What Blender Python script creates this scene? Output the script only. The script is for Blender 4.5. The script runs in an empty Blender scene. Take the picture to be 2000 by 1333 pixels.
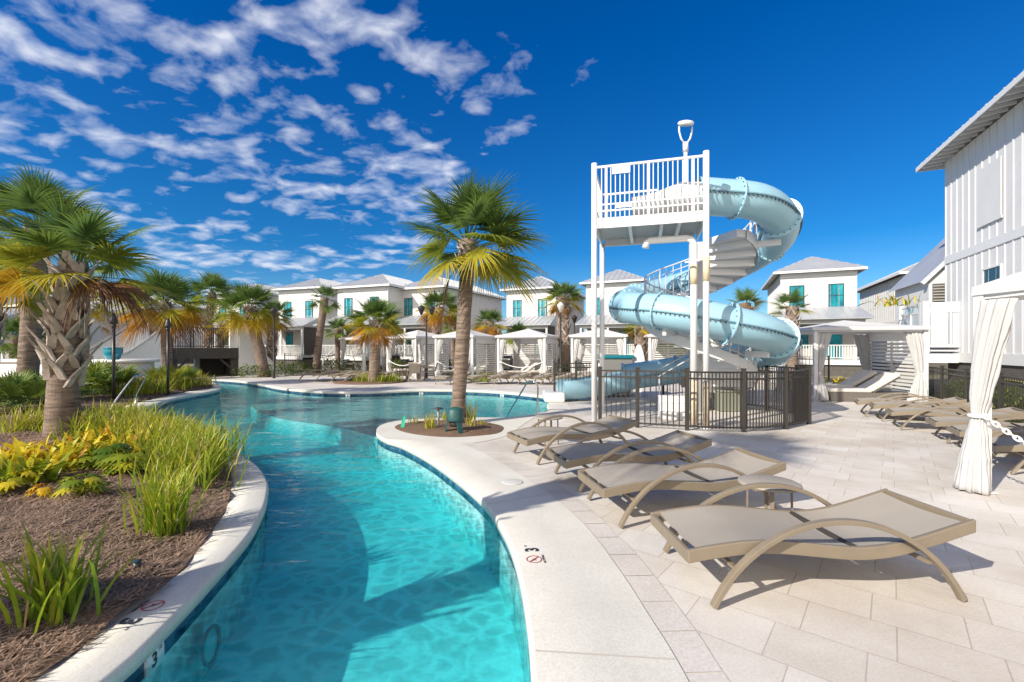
import bpy, math, random
from mathutils import Vector, Matrix, noise
from mathutils.geometry import delaunay_2d_cdt
random.seed(7)
S = bpy.context.scene
COL = S.collection
R = math.radians
pi = math.pi

# ---------------------------------------------------------------- camera, sky, sun, exposure
H, F, HY = 1.65, 900.0, 680.0          # eye height, focal length in photo pixels, horizon row
cam = bpy.data.cameras.new('camera'); cam_o = bpy.data.objects.new('camera', cam); COL.objects.link(cam_o)
cam_o.location = (0, 0, H); cam_o.rotation_euler = (R(90), 0, 0)
cam.sensor_width = 36; cam.lens = 36 * F / 2000; cam.shift_y = 13.5 / 2000
cam.clip_start = 0.05; cam.clip_end = 3000
S.camera = cam_o
SUN_EL = R(32.0); SH = Vector((0.79, 0.613)).normalized()     # where shadows point
sun = bpy.data.lights.new('sun', 'SUN'); sun.energy = 4.8; sun.angle = R(0.53); sun.color = (1.0, 0.93, 0.82)
sun_o = bpy.data.objects.new('sun', sun); COL.objects.link(sun_o)
sd = Vector((SH.x * math.cos(SUN_EL), SH.y * math.cos(SUN_EL), -math.sin(SUN_EL)))
sun_o.rotation_euler = sd.to_track_quat('-Z', 'Y').to_euler(); sun_o.location = (-20, -16, 16)
S.view_settings.view_transform = 'Standard'; S.view_settings.look = 'None'
S.view_settings.exposure = 0.40; S.view_settings.gamma = 1.0; S.view_settings.use_curve_mapping = False
S.cycles.use_denoising = True
S.cycles.max_bounces = 10; S.cycles.transparent_max_bounces = 24; S.cycles.diffuse_bounces = 4
S.cycles.sample_clamp_indirect = 6.0

world = bpy.data.worlds.new('World'); S.world = world; world.use_nodes = True
def build_world():
    nt = world.node_tree; n = nt.nodes; l = nt.links; n.clear()
    def nd(t, **k):
        x = n.new(t)
        for a, b in k.items(): setattr(x, a, b)
        return x
    def m(op, a, b=None, c=None, clamp=False):
        x = nd('ShaderNodeMath', operation=op, use_clamp=clamp)
        for i, v in enumerate((a, b, c)):
            if v is None: continue
            if isinstance(v, (int, float)): x.inputs[i].default_value = v
            else: l.new(v, x.inputs[i])
        return x.outputs[0]
    sky = nd('ShaderNodeTexSky', sky_type='NISHITA', sun_disc=False)
    sky.sun_elevation = SUN_EL; sky.sun_rotation = math.atan2(-SH.x, -SH.y)
    sky.air_density = 1.0; sky.dust_density = 0.2; sky.ozone_density = 3.0
    tc = nd('ShaderNodeTexCoord'); sep = nd('ShaderNodeSeparateXYZ'); l.new(tc.outputs['Generated'], sep.inputs[0])
    dx, dy, dz = sep.outputs
    # the deep polarised blue of the clear part of the sky
    tint = nd('ShaderNodeMix', data_type='RGBA', blend_type='MULTIPLY'); tint.inputs[0].default_value = 1
    ramp = nd('ShaderNodeValToRGB'); l.new(dz, ramp.inputs[0])
    e = ramp.color_ramp.elements
    e[0].position = 0.0; e[0].color = SKY_LO; e[1].position = 0.55; e[1].color = SKY_HI
    x_ = e.new(0.2); x_.color = SKY_MID
    l.new(sky.outputs[0], tint.inputs[6]); l.new(ramp.outputs[0], tint.inputs[7])
    # cloud sheet high over the place: direction projected on a flat layer
    zz = m('MAXIMUM', dz, 0.02)
    u = m('DIVIDE', dx, m('ADD', zz, 0.17)); v = m('DIVIDE', dy, m('ADD', zz, 0.17))
    com = nd('ShaderNodeCombineXYZ'); l.new(u, com.inputs[0]); l.new(v, com.inputs[1])
    mp = nd('ShaderNodeMapping'); mp.inputs['Rotation'].default_value = (0, 0, R(35)); mp.inputs['Scale'].default_value = (1.05, 1.2, 1.0)
    mp.inputs['Location'].default_value = (3.1, 1.7, 0)
    l.new(com.outputs[0], mp.inputs[0])
    def noi(scale, detail, rough, dist=0.0):
        x = nd('ShaderNodeTexNoise'); x.inputs['Scale'].default_value = scale; x.inputs['Detail'].default_value = detail
        x.inputs['Roughness'].default_value = rough; x.inputs['Distortion'].default_value = dist
        l.new(mp.outputs[0], x.inputs['Vector']); return x.outputs[0]
    puffs = noi(7.0, 5, 0.52, 0.3); big = noi(2.3, 3, 0.55, 0.5); wisp = noi(13.0, 5, 0.6, 0.3)
    # where the cloud field lies: bumps around directions given as azimuth offset / height
    field = None
    for (a, b, wdt, amp) in CLOUDS:
        c = Vector((a, 1, b)).normalized()
        vm = nd('ShaderNodeVectorMath', operation='DISTANCE'); l.new(tc.outputs['Generated'], vm.inputs[0]); vm.inputs[1].default_value = c
        g = m('MULTIPLY', m('POWER', 2.718, m('MULTIPLY', m('POWER', m('DIVIDE', vm.outputs['Value'], wdt), 2.0), -1.0)), amp)
        field = g if field is None else m('ADD', field, g)
    # unseen bright cloud added behind the photographer as fill light
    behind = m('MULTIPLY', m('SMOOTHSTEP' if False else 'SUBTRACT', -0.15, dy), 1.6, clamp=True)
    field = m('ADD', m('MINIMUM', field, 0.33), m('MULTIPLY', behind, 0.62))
    dens = m('ADD', m('ADD', m('MULTIPLY', puffs, 0.80), m('MULTIPLY', big, 0.75)), m('MULTIPLY', wisp, 0.10))
    dens = m('SUBTRACT', m('ADD', dens, field), 1.135)
    alpha = m('POWER', m('MULTIPLY', dens, 3.3, clamp=True), 1.0)
    alpha = m('MULTIPLY', alpha, 0.90)
    shade = m('MULTIPLY_ADD', puffs, 0.5, 0.72)
    cc = nd('ShaderNodeMix', data_type='RGBA'); l.new(m('MULTIPLY', m('SUBTRACT', puffs, 0.40), 4.0, clamp=True), cc.inputs[0])
    cc.inputs[6].default_value = CLOUD_LO; cc.inputs[7].default_value = CLOUD_HI
    cb = nd('ShaderNodeMix', data_type='RGBA'); l.new(behind, cb.inputs[0]); l.new(cc.outputs[2], cb.inputs[6]); cb.inputs[7].default_value = CLOUD_FILL; cc = cb
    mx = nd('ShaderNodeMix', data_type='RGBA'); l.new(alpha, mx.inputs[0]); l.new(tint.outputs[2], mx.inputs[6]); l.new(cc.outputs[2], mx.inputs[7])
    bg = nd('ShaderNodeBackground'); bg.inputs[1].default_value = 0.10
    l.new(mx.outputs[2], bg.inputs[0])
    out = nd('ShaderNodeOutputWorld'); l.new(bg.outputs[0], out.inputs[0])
SKY_LO = (0.56, 0.80, 0.98, 1); SKY_MID = (0.085, 0.52, 0.89, 1); SKY_HI = (0.0, 0.47, 1.02, 1)
CLOUD_LO = (4.9, 5.6, 7.3, 1); CLOUD_HI = (7.3, 7.5, 8.1, 1); CLOUD_FILL = (16.5, 14.5, 12.2, 1)
CLOUDS = [(0.0, 0.0, 0.01, 0.0), (-1.02, 0.58, 0.22, 0.30), (-0.62, 0.60, 0.26, 0.36), (-0.30, 0.64, 0.22, 0.34), (-0.45, 0.38, 0.22, 0.36),
          (-0.25, 0.36, 0.13, 0.26), (-0.62, 0.22, 0.16, 0.32), (-0.05, 0.58, 0.14, 0.22), (-0.52, 0.13, 0.14, 0.27), (-0.95, 0.40, 0.10, 0.2),(-.5,.9,.3,.3)]
build_world()

# ---------------------------------------------------------------- helpers
def G(px, py, z=0.0):                 # a point of the photograph that lies at height z
    y = (H - z) * F / (py - HY)
    return Vector(((px - 1000) / F * y, y, z))
def P(px, py, y):                     # a point of the photograph at distance y
    return Vector(((px - 1000) / F * y, y, H + (HY - py) / F * y))

MATS = {}
def mat(name, col, rough=0.6, metal=0.0, var=0.0, vscale=3.0, bump=0.0, bscale=40.0, spec=0.5, sss=None, coat=0.0, trans=0.0):
    if name in MATS: return MATS[name]
    m = bpy.data.materials.new(name); m.use_nodes = True; nt = m.node_tree; n = nt.nodes; l = nt.links
    b = n['Principled BSDF']; b.inputs['Base Color'].default_value = (*col, 1); b.inputs['Roughness'].default_value = rough
    b.inputs['Metallic'].default_value = metal; b.inputs['Specular IOR Level'].default_value = spec; b.inputs['Coat Weight'].default_value = coat
    if var or bump:
        g = n.new('ShaderNodeTexCoord')
    if var:
        t = n.new('ShaderNodeTexNoise'); t.inputs['Scale'].default_value = vscale; t.inputs['Detail'].default_value = 6; t.inputs['Roughness'].default_value = 0.6
        l.new(g.outputs['Object'], t.inputs['Vector'])
        mx = n.new('ShaderNodeMix'); mx.data_type = 'RGBA'
        mr = n.new('ShaderNodeMapRange'); mr.inputs[1].default_value = 0.3; mr.inputs[2].default_value = 0.7
        l.new(t.outputs[0], mr.inputs[0]); l.new(mr.outputs[0], mx.inputs[0])
        mx.inputs[6].default_value = (*[c * (1 - var) for c in col], 1); mx.inputs[7].default_value = (*[min(1, c * (1 + var * 0.7)) for c in col], 1)
        l.new(mx.outputs[2], b.inputs['Base Color'])
    if bump:
        t2 = n.new('ShaderNodeTexNoise'); t2.inputs['Scale'].default_value = bscale; t2.inputs['Detail'].default_value = 4
        l.new(g.outputs['Object'], t2.inputs['Vector'])
        bp = n.new('ShaderNodeBump'); bp.inputs['Strength'].default_value = bump; bp.inputs['Distance'].default_value = 0.01
        l.new(t2.outputs[0], bp.inputs['Height']); l.new(bp.outputs[0], b.inputs['Normal'])
    if trans:
        tr = n.new('ShaderNodeBsdfTranslucent'); tr.inputs[0].default_value = (*col, 1)
        ms = n.new('ShaderNodeMixShader'); ms.inputs[0].default_value = trans
        l.new(b.outputs[0], ms.inputs[1]); l.new(tr.outputs[0], ms.inputs[2]); l.new(ms.outputs[0], n['Material Output'].inputs[0])
    MATS[name] = m
    return m

class MB:
    def __init__(s): s.v = []; s.f = []; s.m = []; s.a = []; s.cur = 0; s.age = 0.0; s.sm = []; s.smooth = False
    def vert(s, p, age=None): s.v.append(tuple(p)); s.a.append(s.age if age is None else age); return len(s.v) - 1
    def face(s, idx): s.f.append(tuple(idx)); s.m.append(s.cur); s.sm.append(s.smooth)
    def box(s, lo, hi, M=None):
        x0, y0, z0 = lo; x1, y1, z1 = hi
        ps = [Vector(p) for p in ((x0,y0,z0),(x1,y0,z0),(x1,y1,z0),(x0,y1,z0),(x0,y0,z1),(x1,y0,z1),(x1,y1,z1),(x0,y1,z1))]
        if M is not None: ps = [M @ p for p in ps]
        i = [s.vert(p) for p in ps]
        for q in ((0,3,2,1),(4,5,6,7),(0,1,5,4),(1,2,6,5),(2,3,7,6),(3,0,4,7)): s.face([i[k] for k in q])
    def bar(s, a, b, w, h, up=(0,0,1)):
        a = Vector(a); b = Vector(b); d = (b - a).normalized(); upv = Vector(up)
        if abs(d.dot(upv)) > 0.99: upv = Vector((0, 1, 0))
        sx = d.cross(upv).normalized(); sy = sx.cross(d).normalized()
        i = []
        for p in (a, b):
            for (q, r) in ((-1,-1),(1,-1),(1,1),(-1,1)): i.append(s.vert(p + sx * (q * w / 2) + sy * (r * h / 2)))
        for q in ((3,2,1,0),(4,5,6,7),(0,1,5,4),(1,2,6,5),(2,3,7,6),(3,0,4,7)): s.face([i[k] for k in q])
    def tube(s, pts, rad, n=8, caps=True, up=None):
        pts = [Vector(p) for p in pts]; N = len(pts); rings = []
        if not isinstance(rad, (list, tuple)): rad = [rad] * N
        prev = None
        for k, p in enumerate(pts):
            d = (pts[min(k + 1, N - 1)] - pts[max(k - 1, 0)]).normalized()
            if prev is None:
                ref = Vector(up) if up else (Vector((0,0,1)) if abs(d.z) < 0.95 else Vector((1,0,0)))
                sx = d.cross(ref).normalized()
            else: sx = (prev - d * prev.dot(d)).normalized()
            prev = sx; sy = sx.cross(d)
            rings.append([s.vert(p + (sx * math.cos(2*pi*j/n) + sy * math.sin(2*pi*j/n)) * rad[k]) for j in range(n)])
        o = s.smooth; s.smooth = n > 5
        for k in range(N - 1):
            for j in range(n): s.face((rings[k][j], rings[k][(j+1)%n], rings[k+1][(j+1)%n], rings[k+1][j]))
        s.smooth = o
        if caps: s.face(rings[0][::-1]); s.face(rings[-1])
    def lathe(s, prof, c=(0,0,0), n=24):
        c = Vector(c); rings = []
        for (r, z) in prof: rings.append([s.vert(c + Vector((r*math.cos(2*pi*j/n), r*math.sin(2*pi*j/n), z))) for j in range(n)])
        o = s.smooth; s.smooth = True
        for k in range(len(prof) - 1):
            for j in range(n): s.face((rings[k][j], rings[k][(j+1)%n], rings[k+1][(j+1)%n], rings[k+1][j]))
        s.smooth = o
        if prof[0][0] > 1e-4: s.face(rings[0][::-1])
        if prof[-1][0] > 1e-4: s.face(rings[-1])
    def prism(s, poly, z0, z1):
        n = len(poly); a = [s.vert((p[0], p[1], z0)) for p in poly]; b = [s.vert((p[0], p[1], z1)) for p in poly]
        s.face(a[::-1]); s.face(b)
        for k in range(n): s.face((a[k], a[(k+1)%n], b[(k+1)%n], b[k]))
    def loft(s, secs, close=False, caps=True):
        idx = [[s.vert(p) for p in q] for q in secs]; n = len(secs[0])
        for k in range(len(secs) - 1):
            for j in range(n if close else n - 1): s.face((idx[k][j], idx[k][(j+1)%n], idx[k+1][(j+1)%n], idx[k+1][j]))
        if close and caps: s.face(idx[0][::-1]); s.face(idx[-1])
    def quad(s, *ps): s.face([s.vert(p) for p in ps])
    def add(s, o, M):
        b = len(s.v); s.v += [tuple(M @ Vector(p)) for p in o.v]; s.a += o.a
        s.f += [tuple(i + b for i in f) for f in o.f]; s.m += o.m; s.sm += o.sm

def mk(name, mb, mats, parent=None, world=False, recalc=False, bevel=0.0):
    if not isinstance(mats, (list, tuple)): mats = [mats]
    me = bpy.data.meshes.new(name)
    vs = mb.v
    if world and parent is not None:
        M = Matrix.Translation(parent.location) @ parent.rotation_euler.to_matrix().to_4x4(); M.invert()
        if parent.parent is not None:
            q = parent.parent; M2 = Matrix.Translation(q.location) @ q.rotation_euler.to_matrix().to_4x4(); M = M @ M2.inverted() if False else (M2 @ Matrix.Translation(parent.location) @ parent.rotation_euler.to_matrix().to_4x4()).inverted()
        vs = [tuple(M @ Vector(v)) for v in vs]
    me.from_pydata(vs, [], mb.f)
    for m in mats: me.materials.append(m)
    me.polygons.foreach_set('material_index', mb.m); me.polygons.foreach_set('use_smooth', mb.sm)
    if any(mb.a):
        at = me.attributes.new('age', 'FLOAT', 'POINT'); at.data.foreach_set('value', mb.a)
    me.update()
    if recalc:
        import bmesh
        bm = bmesh.new(); bm.from_mesh(me); bmesh.ops.recalc_face_normals(bm, faces=bm.faces); bm.to_mesh(me); bm.free()
    o = bpy.data.objects.new(name, me); COL.objects.link(o)
    if parent is not None: o.parent = parent
    if bevel:
        b = o.modifiers.new('edge', 'BEVEL'); b.width = bevel; b.segments = 2; b.limit_method = 'ANGLE'; b.angle_limit = R(40)
    return o
def tag(o, label=None, cat=None, group=None, kind=None):
    if label: o['label'] = label
    if cat: o['category'] = cat
    if group: o['group'] = group
    if kind: o['kind'] = kind
    return o
def thing(name, label, cat, loc=(0,0,0), rotz=0.0, group=None):
    o = bpy.data.objects.new(name, None); COL.objects.link(o); o.location = loc; o.rotation_euler = (0, 0, rotz); o.empty_display_size = 0.2
    return tag(o, label, cat, group)
def struct(name, mb, mats, **k): return tag(mk(name, mb, mats, **k), kind='structure')
def dup(root, loc, rotz=0.0, label=None, group=None, scale=1.0):
    r = root.copy(); COL.objects.link(r); r.location = loc; r.rotation_euler = (0, 0, rotz); r.scale = (scale,) * 3
    if label: r['label'] = label
    if group: r['group'] = group
    for ch in list(root.children):
        c = ch.copy(); COL.objects.link(c); c.parent = r
        for g in list(ch.children):
            d = g.copy(); COL.objects.link(d); d.parent = c
    return r
def catmull(pts, n=8, closed=False):
    pts = [Vector(p) for p in pts]; out = []; N = len(pts)
    for i in range(N if closed else N - 1):
        if closed: p0, p1, p2, p3 = (pts[(i + k) % N] for k in (-1, 0, 1, 2))
        else: p0, p1, p2, p3 = pts[max(i-1, 0)], pts[i], pts[i+1], pts[min(i+2, N-1)]
        for k in range(n):
            t = k / n
            out.append(0.5 * ((2*p1) + (p2-p0)*t + (2*p0-5*p1+4*p2-p3)*t*t + (3*p1-p0-3*p2+p3)*t**3))
    if not closed: out.append(pts[-1])
    return out
def resample(pts, n):
    L = [0]
    for a, b in zip(pts, pts[1:]): L.append(L[-1] + (b - a).length)
    out = []; j = 0
    for k in range(n):
        t = L[-1] * k / (n - 1)
        while j < len(L) - 2 and L[j+1] < t: j += 1
        d = L[j+1] - L[j]; out.append(pts[j].lerp(pts[j+1], (t - L[j]) / d if d else 0))
    return out
def inside(p, poly):
    c = False; n = len(poly); x, y = p[0], p[1]; j = n - 1
    for i in range(n):
        a, b = poly[i], poly[j]
        if (a[1] > y) != (b[1] > y) and x < (b[0]-a[0]) * (y-a[1]) / (b[1]-a[1]) + a[0]: c = not c
        j = i
    return c
def fill(outer, holes=(), z=0.0, pts=()):
    vs = []; es = []
    for poly in [outer] + list(holes):
        b = len(vs); vs += [Vector((p[0], p[1])) for p in poly]; n = len(poly)
        es += [(b + k, b + (k+1) % n) for k in range(n)]
    vs += [Vector((p[0], p[1])) for p in pts]
    rv, re_, rf, *_ = delaunay_2d_cdt(vs, es, [], 0, 1e-5)
    mb = MB(); zf = z if callable(z) else (lambda x, y: z)
    for p in rv: mb.vert((p.x, p.y, zf(p.x, p.y)))
    for f in rf:
        c = sum((rv[i] for i in f), Vector((0, 0))) / len(f)
        if inside(c, outer) and not any(inside(c, h) for h in holes):
            a = (rv[f[1]] - rv[f[0]]).cross(rv[f[2]] - rv[f[0]])
            mb.face(f if a > 0 else f[::-1])
    return mb
def nodes_of(m): return m.node_tree.nodes, m.node_tree.links
# ---------------------------------------------------------------- ground, deck, pool
ZW, ZF = -0.15, -0.68                    # water level, pool floor
def g2(l): return [G(*p) for p in l]
V2 = lambda l: [Vector((x, y, 0)) for x, y in l]
right_near = V2([(-0.9, -3.0), (-0.25, -1.2), (0.02, 0.3), (0.10, 1.4)]) + g2([(1039,1333),(1031,1226),(1018,1142),(1002,1079),(981,1032),(950,985),(900,940),(840,897),(787,869),(756,859),(738,849),(735,841),(741,833),(758,826),(787,820.5)])
island_back = g2([(850,817.5),(927,816),(975,816.5),(1015,813.5),(1055,807),(1072,800)])
right_end = g2([(1068,790),(1074.5,777)])
far_edge = g2([(1032,771),(980,766),(910,762.7),(822.5,762),(749,764.5),(679,766),(609,764),(549.5,758.5),(517,752.5),(477,746),(440,743),(410,741.6)])
left_far = V2([(-18.0, 25.6), (-23, 26.5), (-26, 27), (-26, 24.6), (-21.0, 23.6), (-17.5, 23.0)]) + g2([(405,745.4)])
left_pen = g2([(419,748),(428,751),(431,754.5),(430,760),(405,766),(382,770),(337,779),(293,793),(277,799)])
left_near = V2([(-7.3, 9.7)]) + g2([(427,866),(472,889),(504,911),(522,938),(524,954),(517,988),(490,1040),(430,1110),(330,1215),(215,1322)]) + V2([(-2.1,1.7),(-2.4,0.6),(-3.0,-1.0),(-3.8,-3.0)])
sR = catmull(right_near, 5); sB = catmull(island_back, 4); sE = catmull([island_back[-1]] + right_end + [far_edge[0]], 4)[1:-1]
sF = catmull(far_edge, 4); sLF = catmull([far_edge[-1]] + left_far + [left_pen[0]], 4)[1:-1]; sP = catmull(left_pen + left_near, 5)
pool = sR + sB + sE + sF + sLF + sP
pool = [p for k, p in enumerate(pool) if (p - pool[k-1]).length > 1e-3]
def offset(pts, d, closed=False):
    out = []; n = len(pts)
    for k, p in enumerate(pts):
        a = pts[(k-1) % n] if closed or k else p; b = pts[(k+1) % n] if closed or k < n-1 else p
        t = (b - a).normalized(); out.append(p + Vector((t.y, -t.x, 0)) * d)
    return out
# pool runs: right_near goes away from camera with the water on its left, so +d offsets to the dry side
pool_x = offset(pool, 0.04, True)

# --- materials of the setting
def paver_mat():
    m = bpy.data.materials.new('pavers'); m.use_nodes = True; n, l = nodes_of(m); b = n['Principled BSDF']
    g = n.new('ShaderNodeNewGeometry'); mp = n.new('ShaderNodeMapping'); mp.inputs['Rotation'].default_value = (0, 0, R(39.5)); mp.inputs['Location'].default_value = (0.1, -0.02, 0)
    l.new(g.outputs['Position'], mp.inputs[0])
    br = n.new('ShaderNodeTexBrick'); br.offset = 0.72; br.inputs['Scale'].default_value = 1; br.inputs['Brick Width'].default_value = 0.44; br.inputs['Row Height'].default_value = 0.392
    br.inputs['Mortar Size'].default_value = 0.0035; br.inputs['Mortar Smooth'].default_value = 0.3; br.inputs['Bias'].default_value = 0
    br.inputs['Color1'].default_value = (0.635, 0.59, 0.53, 1); br.inputs['Color2'].default_value = (0.715, 0.68, 0.635, 1); br.inputs['Mortar'].default_value = (0.52, 0.46, 0.40, 1)
    l.new(mp.outputs[0], br.inputs[0])
    t = n.new('ShaderNodeTexNoise'); t.inputs['Scale'].default_value = 1.1; t.inputs['Detail'].default_value = 8; t.inputs['Roughness'].default_value = 0.65; l.new(g.outputs['Position'], t.inputs['Vector'])
    t2 = n.new('ShaderNodeTexNoise'); t2.inputs['Scale'].default_value = 60; t2.inputs['Detail'].default_value = 5; t2.inputs['Roughness'].default_value = 0.7; l.new(g.outputs['Position'], t2.inputs['Vector'])
    r1 = n.new('ShaderNodeValToRGB'); l.new(t.outputs[0], r1.inputs[0]); r1.color_ramp.elements[0].position = 0.33; r1.color_ramp.elements[0].color = (0.84, 0.81, 0.78, 1); r1.color_ramp.elements[1].position = 0.62; r1.color_ramp.elements[1].color = (1, 1, 1, 1)
    r2 = n.new('ShaderNodeValToRGB'); l.new(t2.outputs[0], r2.inputs[0]); r2.color_ramp.elements[0].position = 0.32; r2.color_ramp.elements[0].color = (0.86, 0.85, 0.84, 1); r2.color_ramp.elements[1].position = 0.6; r2.color_ramp.elements[1].color = (1, 1, 1, 1)
    vo = n.new('ShaderNodeTexVoronoi'); vo.inputs['Scale'].default_value = 9; l.new(g.outputs['Position'], vo.inputs['Vector'])
    rv = n.new('ShaderNodeValToRGB'); l.new(vo.outputs['Distance'], rv.inputs[0]); rv.color_ramp.elements[0].position = 0.03; rv.color_ramp.elements[0].color = (0.78, 0.75, 0.72, 1); rv.color_ramp.elements[1].position = 0.07; rv.color_ramp.elements[1].color = (1, 1, 1, 1)
    cur = br.outputs['Color']
    t4 = n.new('ShaderNodeTexNoise'); t4.inputs['Scale'].default_value = 0.42; t4.inputs['Detail'].default_value = 7; t4.inputs['Roughness'].default_value = 0.62; t4.inputs['Distortion'].default_value = 0.8; l.new(g.outputs['Position'], t4.inputs['Vector'])
    r4 = n.new('ShaderNodeValToRGB'); l.new(t4.outputs[0], r4.inputs[0]); r4.color_ramp.elements[0].position = 0.36; r4.color_ramp.elements[0].color = (0.91, 0.88, 0.84, 1); r4.color_ramp.elements[1].position = 0.50; r4.color_ramp.elements[1].color = (1, 1, 1, 1)
    for rr in (r1, r2, rv, r4):
        x = n.new('ShaderNodeMix'); x.data_type = 'RGBA'; x.blend_type = 'MULTIPLY'; x.inputs[0].default_value = 1; l.new(cur, x.inputs[6]); l.new(rr.outputs[0], x.inputs[7]); cur = x.outputs[2]
    l.new(cur, b.inputs['Base Color']); b.inputs['Roughness'].default_value = 0.75; b.inputs['Specular IOR Level'].default_value = 0.3
    inv = n.new('ShaderNodeMath'); inv.operation = 'MULTIPLY_ADD'; l.new(br.outputs['Fac'], inv.inputs[0]); inv.inputs[1].default_value = -1; inv.inputs[2].default_value = 1
    bp = n.new('ShaderNodeBump'); bp.inputs['Strength'].default_value = 0.6; bp.inputs['Distance'].default_value = 0.006; l.new(inv.outputs[0], bp.inputs['Height'])
    bp2 = n.new('ShaderNodeBump'); bp2.inputs['Strength'].default_value = 0.25; bp2.inputs['Distance'].default_value = 0.003; l.new(t2.outputs[0], bp2.inputs['Height']); l.new(bp.outputs[0], bp2.inputs['Normal']); l.new(bp2.outputs[0], b.inputs['Normal'])
    return m
M_paver = paver_mat()
def speckle(name, c1, c2, scale, bump=0.3, big=0.12, rough=0.8):
    m = bpy.data.materials.new(name); m.use_nodes = True; n, l = nodes_of(m); b = n['Principled BSDF']
    g = n.new('ShaderNodeNewGeometry')
    t = n.new('ShaderNodeTexNoise'); t.inputs['Scale'].default_value = scale; t.inputs['Detail'].default_value = 6; t.inputs['Roughness'].default_value = 0.75; l.new(g.outputs['Position'], t.inputs['Vector'])
    t2 = n.new('ShaderNodeTexNoise'); t2.inputs['Scale'].default_value = 1.3; t2.inputs['Detail'].default_value = 7; t2.inputs['Roughness'].default_value = 0.6; l.new(g.outputs['Position'], t2.inputs['Vector'])
    r = n.new('ShaderNodeValToRGB'); l.new(t.outputs[0], r.inputs[0]); r.color_ramp.elements[0].position = 0.34; r.color_ramp.elements[0].color = (*c1, 1); r.color_ramp.elements[1].position = 0.62; r.color_ramp.elements[1].color = (*c2, 1)
    r2 = n.new('ShaderNodeValToRGB'); l.new(t2.outputs[0], r2.inputs[0]); r2.color_ramp.elements[0].position = 0.3; r2.color_ramp.elements[0].color = (1-big, 1-big*1.05, 1-big*1.2, 1); r2.color_ramp.elements[1].position = 0.62; r2.color_ramp.elements[1].color = (1,1,1,1)
    x = n.new('ShaderNodeMix'); x.data_type = 'RGBA'; x.blend_type = 'MULTIPLY'; x.inputs[0].default_value = 1; l.new(r.outputs[0], x.inputs[6]); l.new(r2.outputs[0], x.inputs[7]); l.new(x.outputs[2], b.inputs['Base Color'])
    b.inputs['Roughness'].default_value = rough; b.inputs['Specular IOR Level'].default_value = 0.3
    bp = n.new('ShaderNodeBump'); bp.inputs['Strength'].default_value = bump; bp.inputs['Distance'].default_value = 0.004; l.new(t.outputs[0], bp.inputs['Height']); l.new(bp.outputs[0], b.inputs['Normal'])
    return m
M_conc = speckle('coping_concrete', (0.56, 0.53, 0.46), (0.71, 0.69, 0.63), 90)
M_border = speckle('border_stone', (0.52, 0.48, 0.44), (0.66, 0.61, 0.56), 50, big=0.16)
M_ground = speckle('sandy_ground', (0.20, 0.19, 0.12), (0.36, 0.33, 0.24), 14, bump=0.6, big=0.4)
M_mulch = speckle('mulch', (0.05, 0.030, 0.020), (0.29, 0.19, 0.13), 55, bump=1.0, big=0.35, rough=0.95)
M_floor = speckle('pool_plaster', (0.58, 0.82, 0.84), (0.72, 0.94, 0.95), 25, bump=0.1, big=0.10)
M_shelf = speckle('pool_shelf_plaster', (0.46, 0.47, 0.46), (0.60, 0.60, 0.58), 40, bump=0.1, big=0.10)
def tile_mat():
    m = bpy.data.materials.new('waterline_tile'); m.use_nodes = True; n, l = nodes_of(m); b = n['Principled BSDF']
    g = n.new('ShaderNodeNewGeometry'); t = n.new('ShaderNodeTexVoronoi'); t.inputs['Scale'].default_value = 9; l.new(g.outputs['Position'], t.inputs['Vector'])
    r = n.new('ShaderNodeValToRGB'); sp = n.new('ShaderNodeSeparateColor'); l.new(t.outputs['Color'], sp.inputs[0]); l.new(sp.outputs[0], r.inputs[0])
    r.color_ramp.elements[0].color = (0.012, 0.05, 0.11, 1); r.color_ramp.elements[1].color = (0.05, 0.15, 0.24, 1); l.new(r.outputs[0], b.inputs['Base Color'])
    b.inputs['Roughness'].default_value = 0.2
    return m
M_tile = tile_mat()
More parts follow.
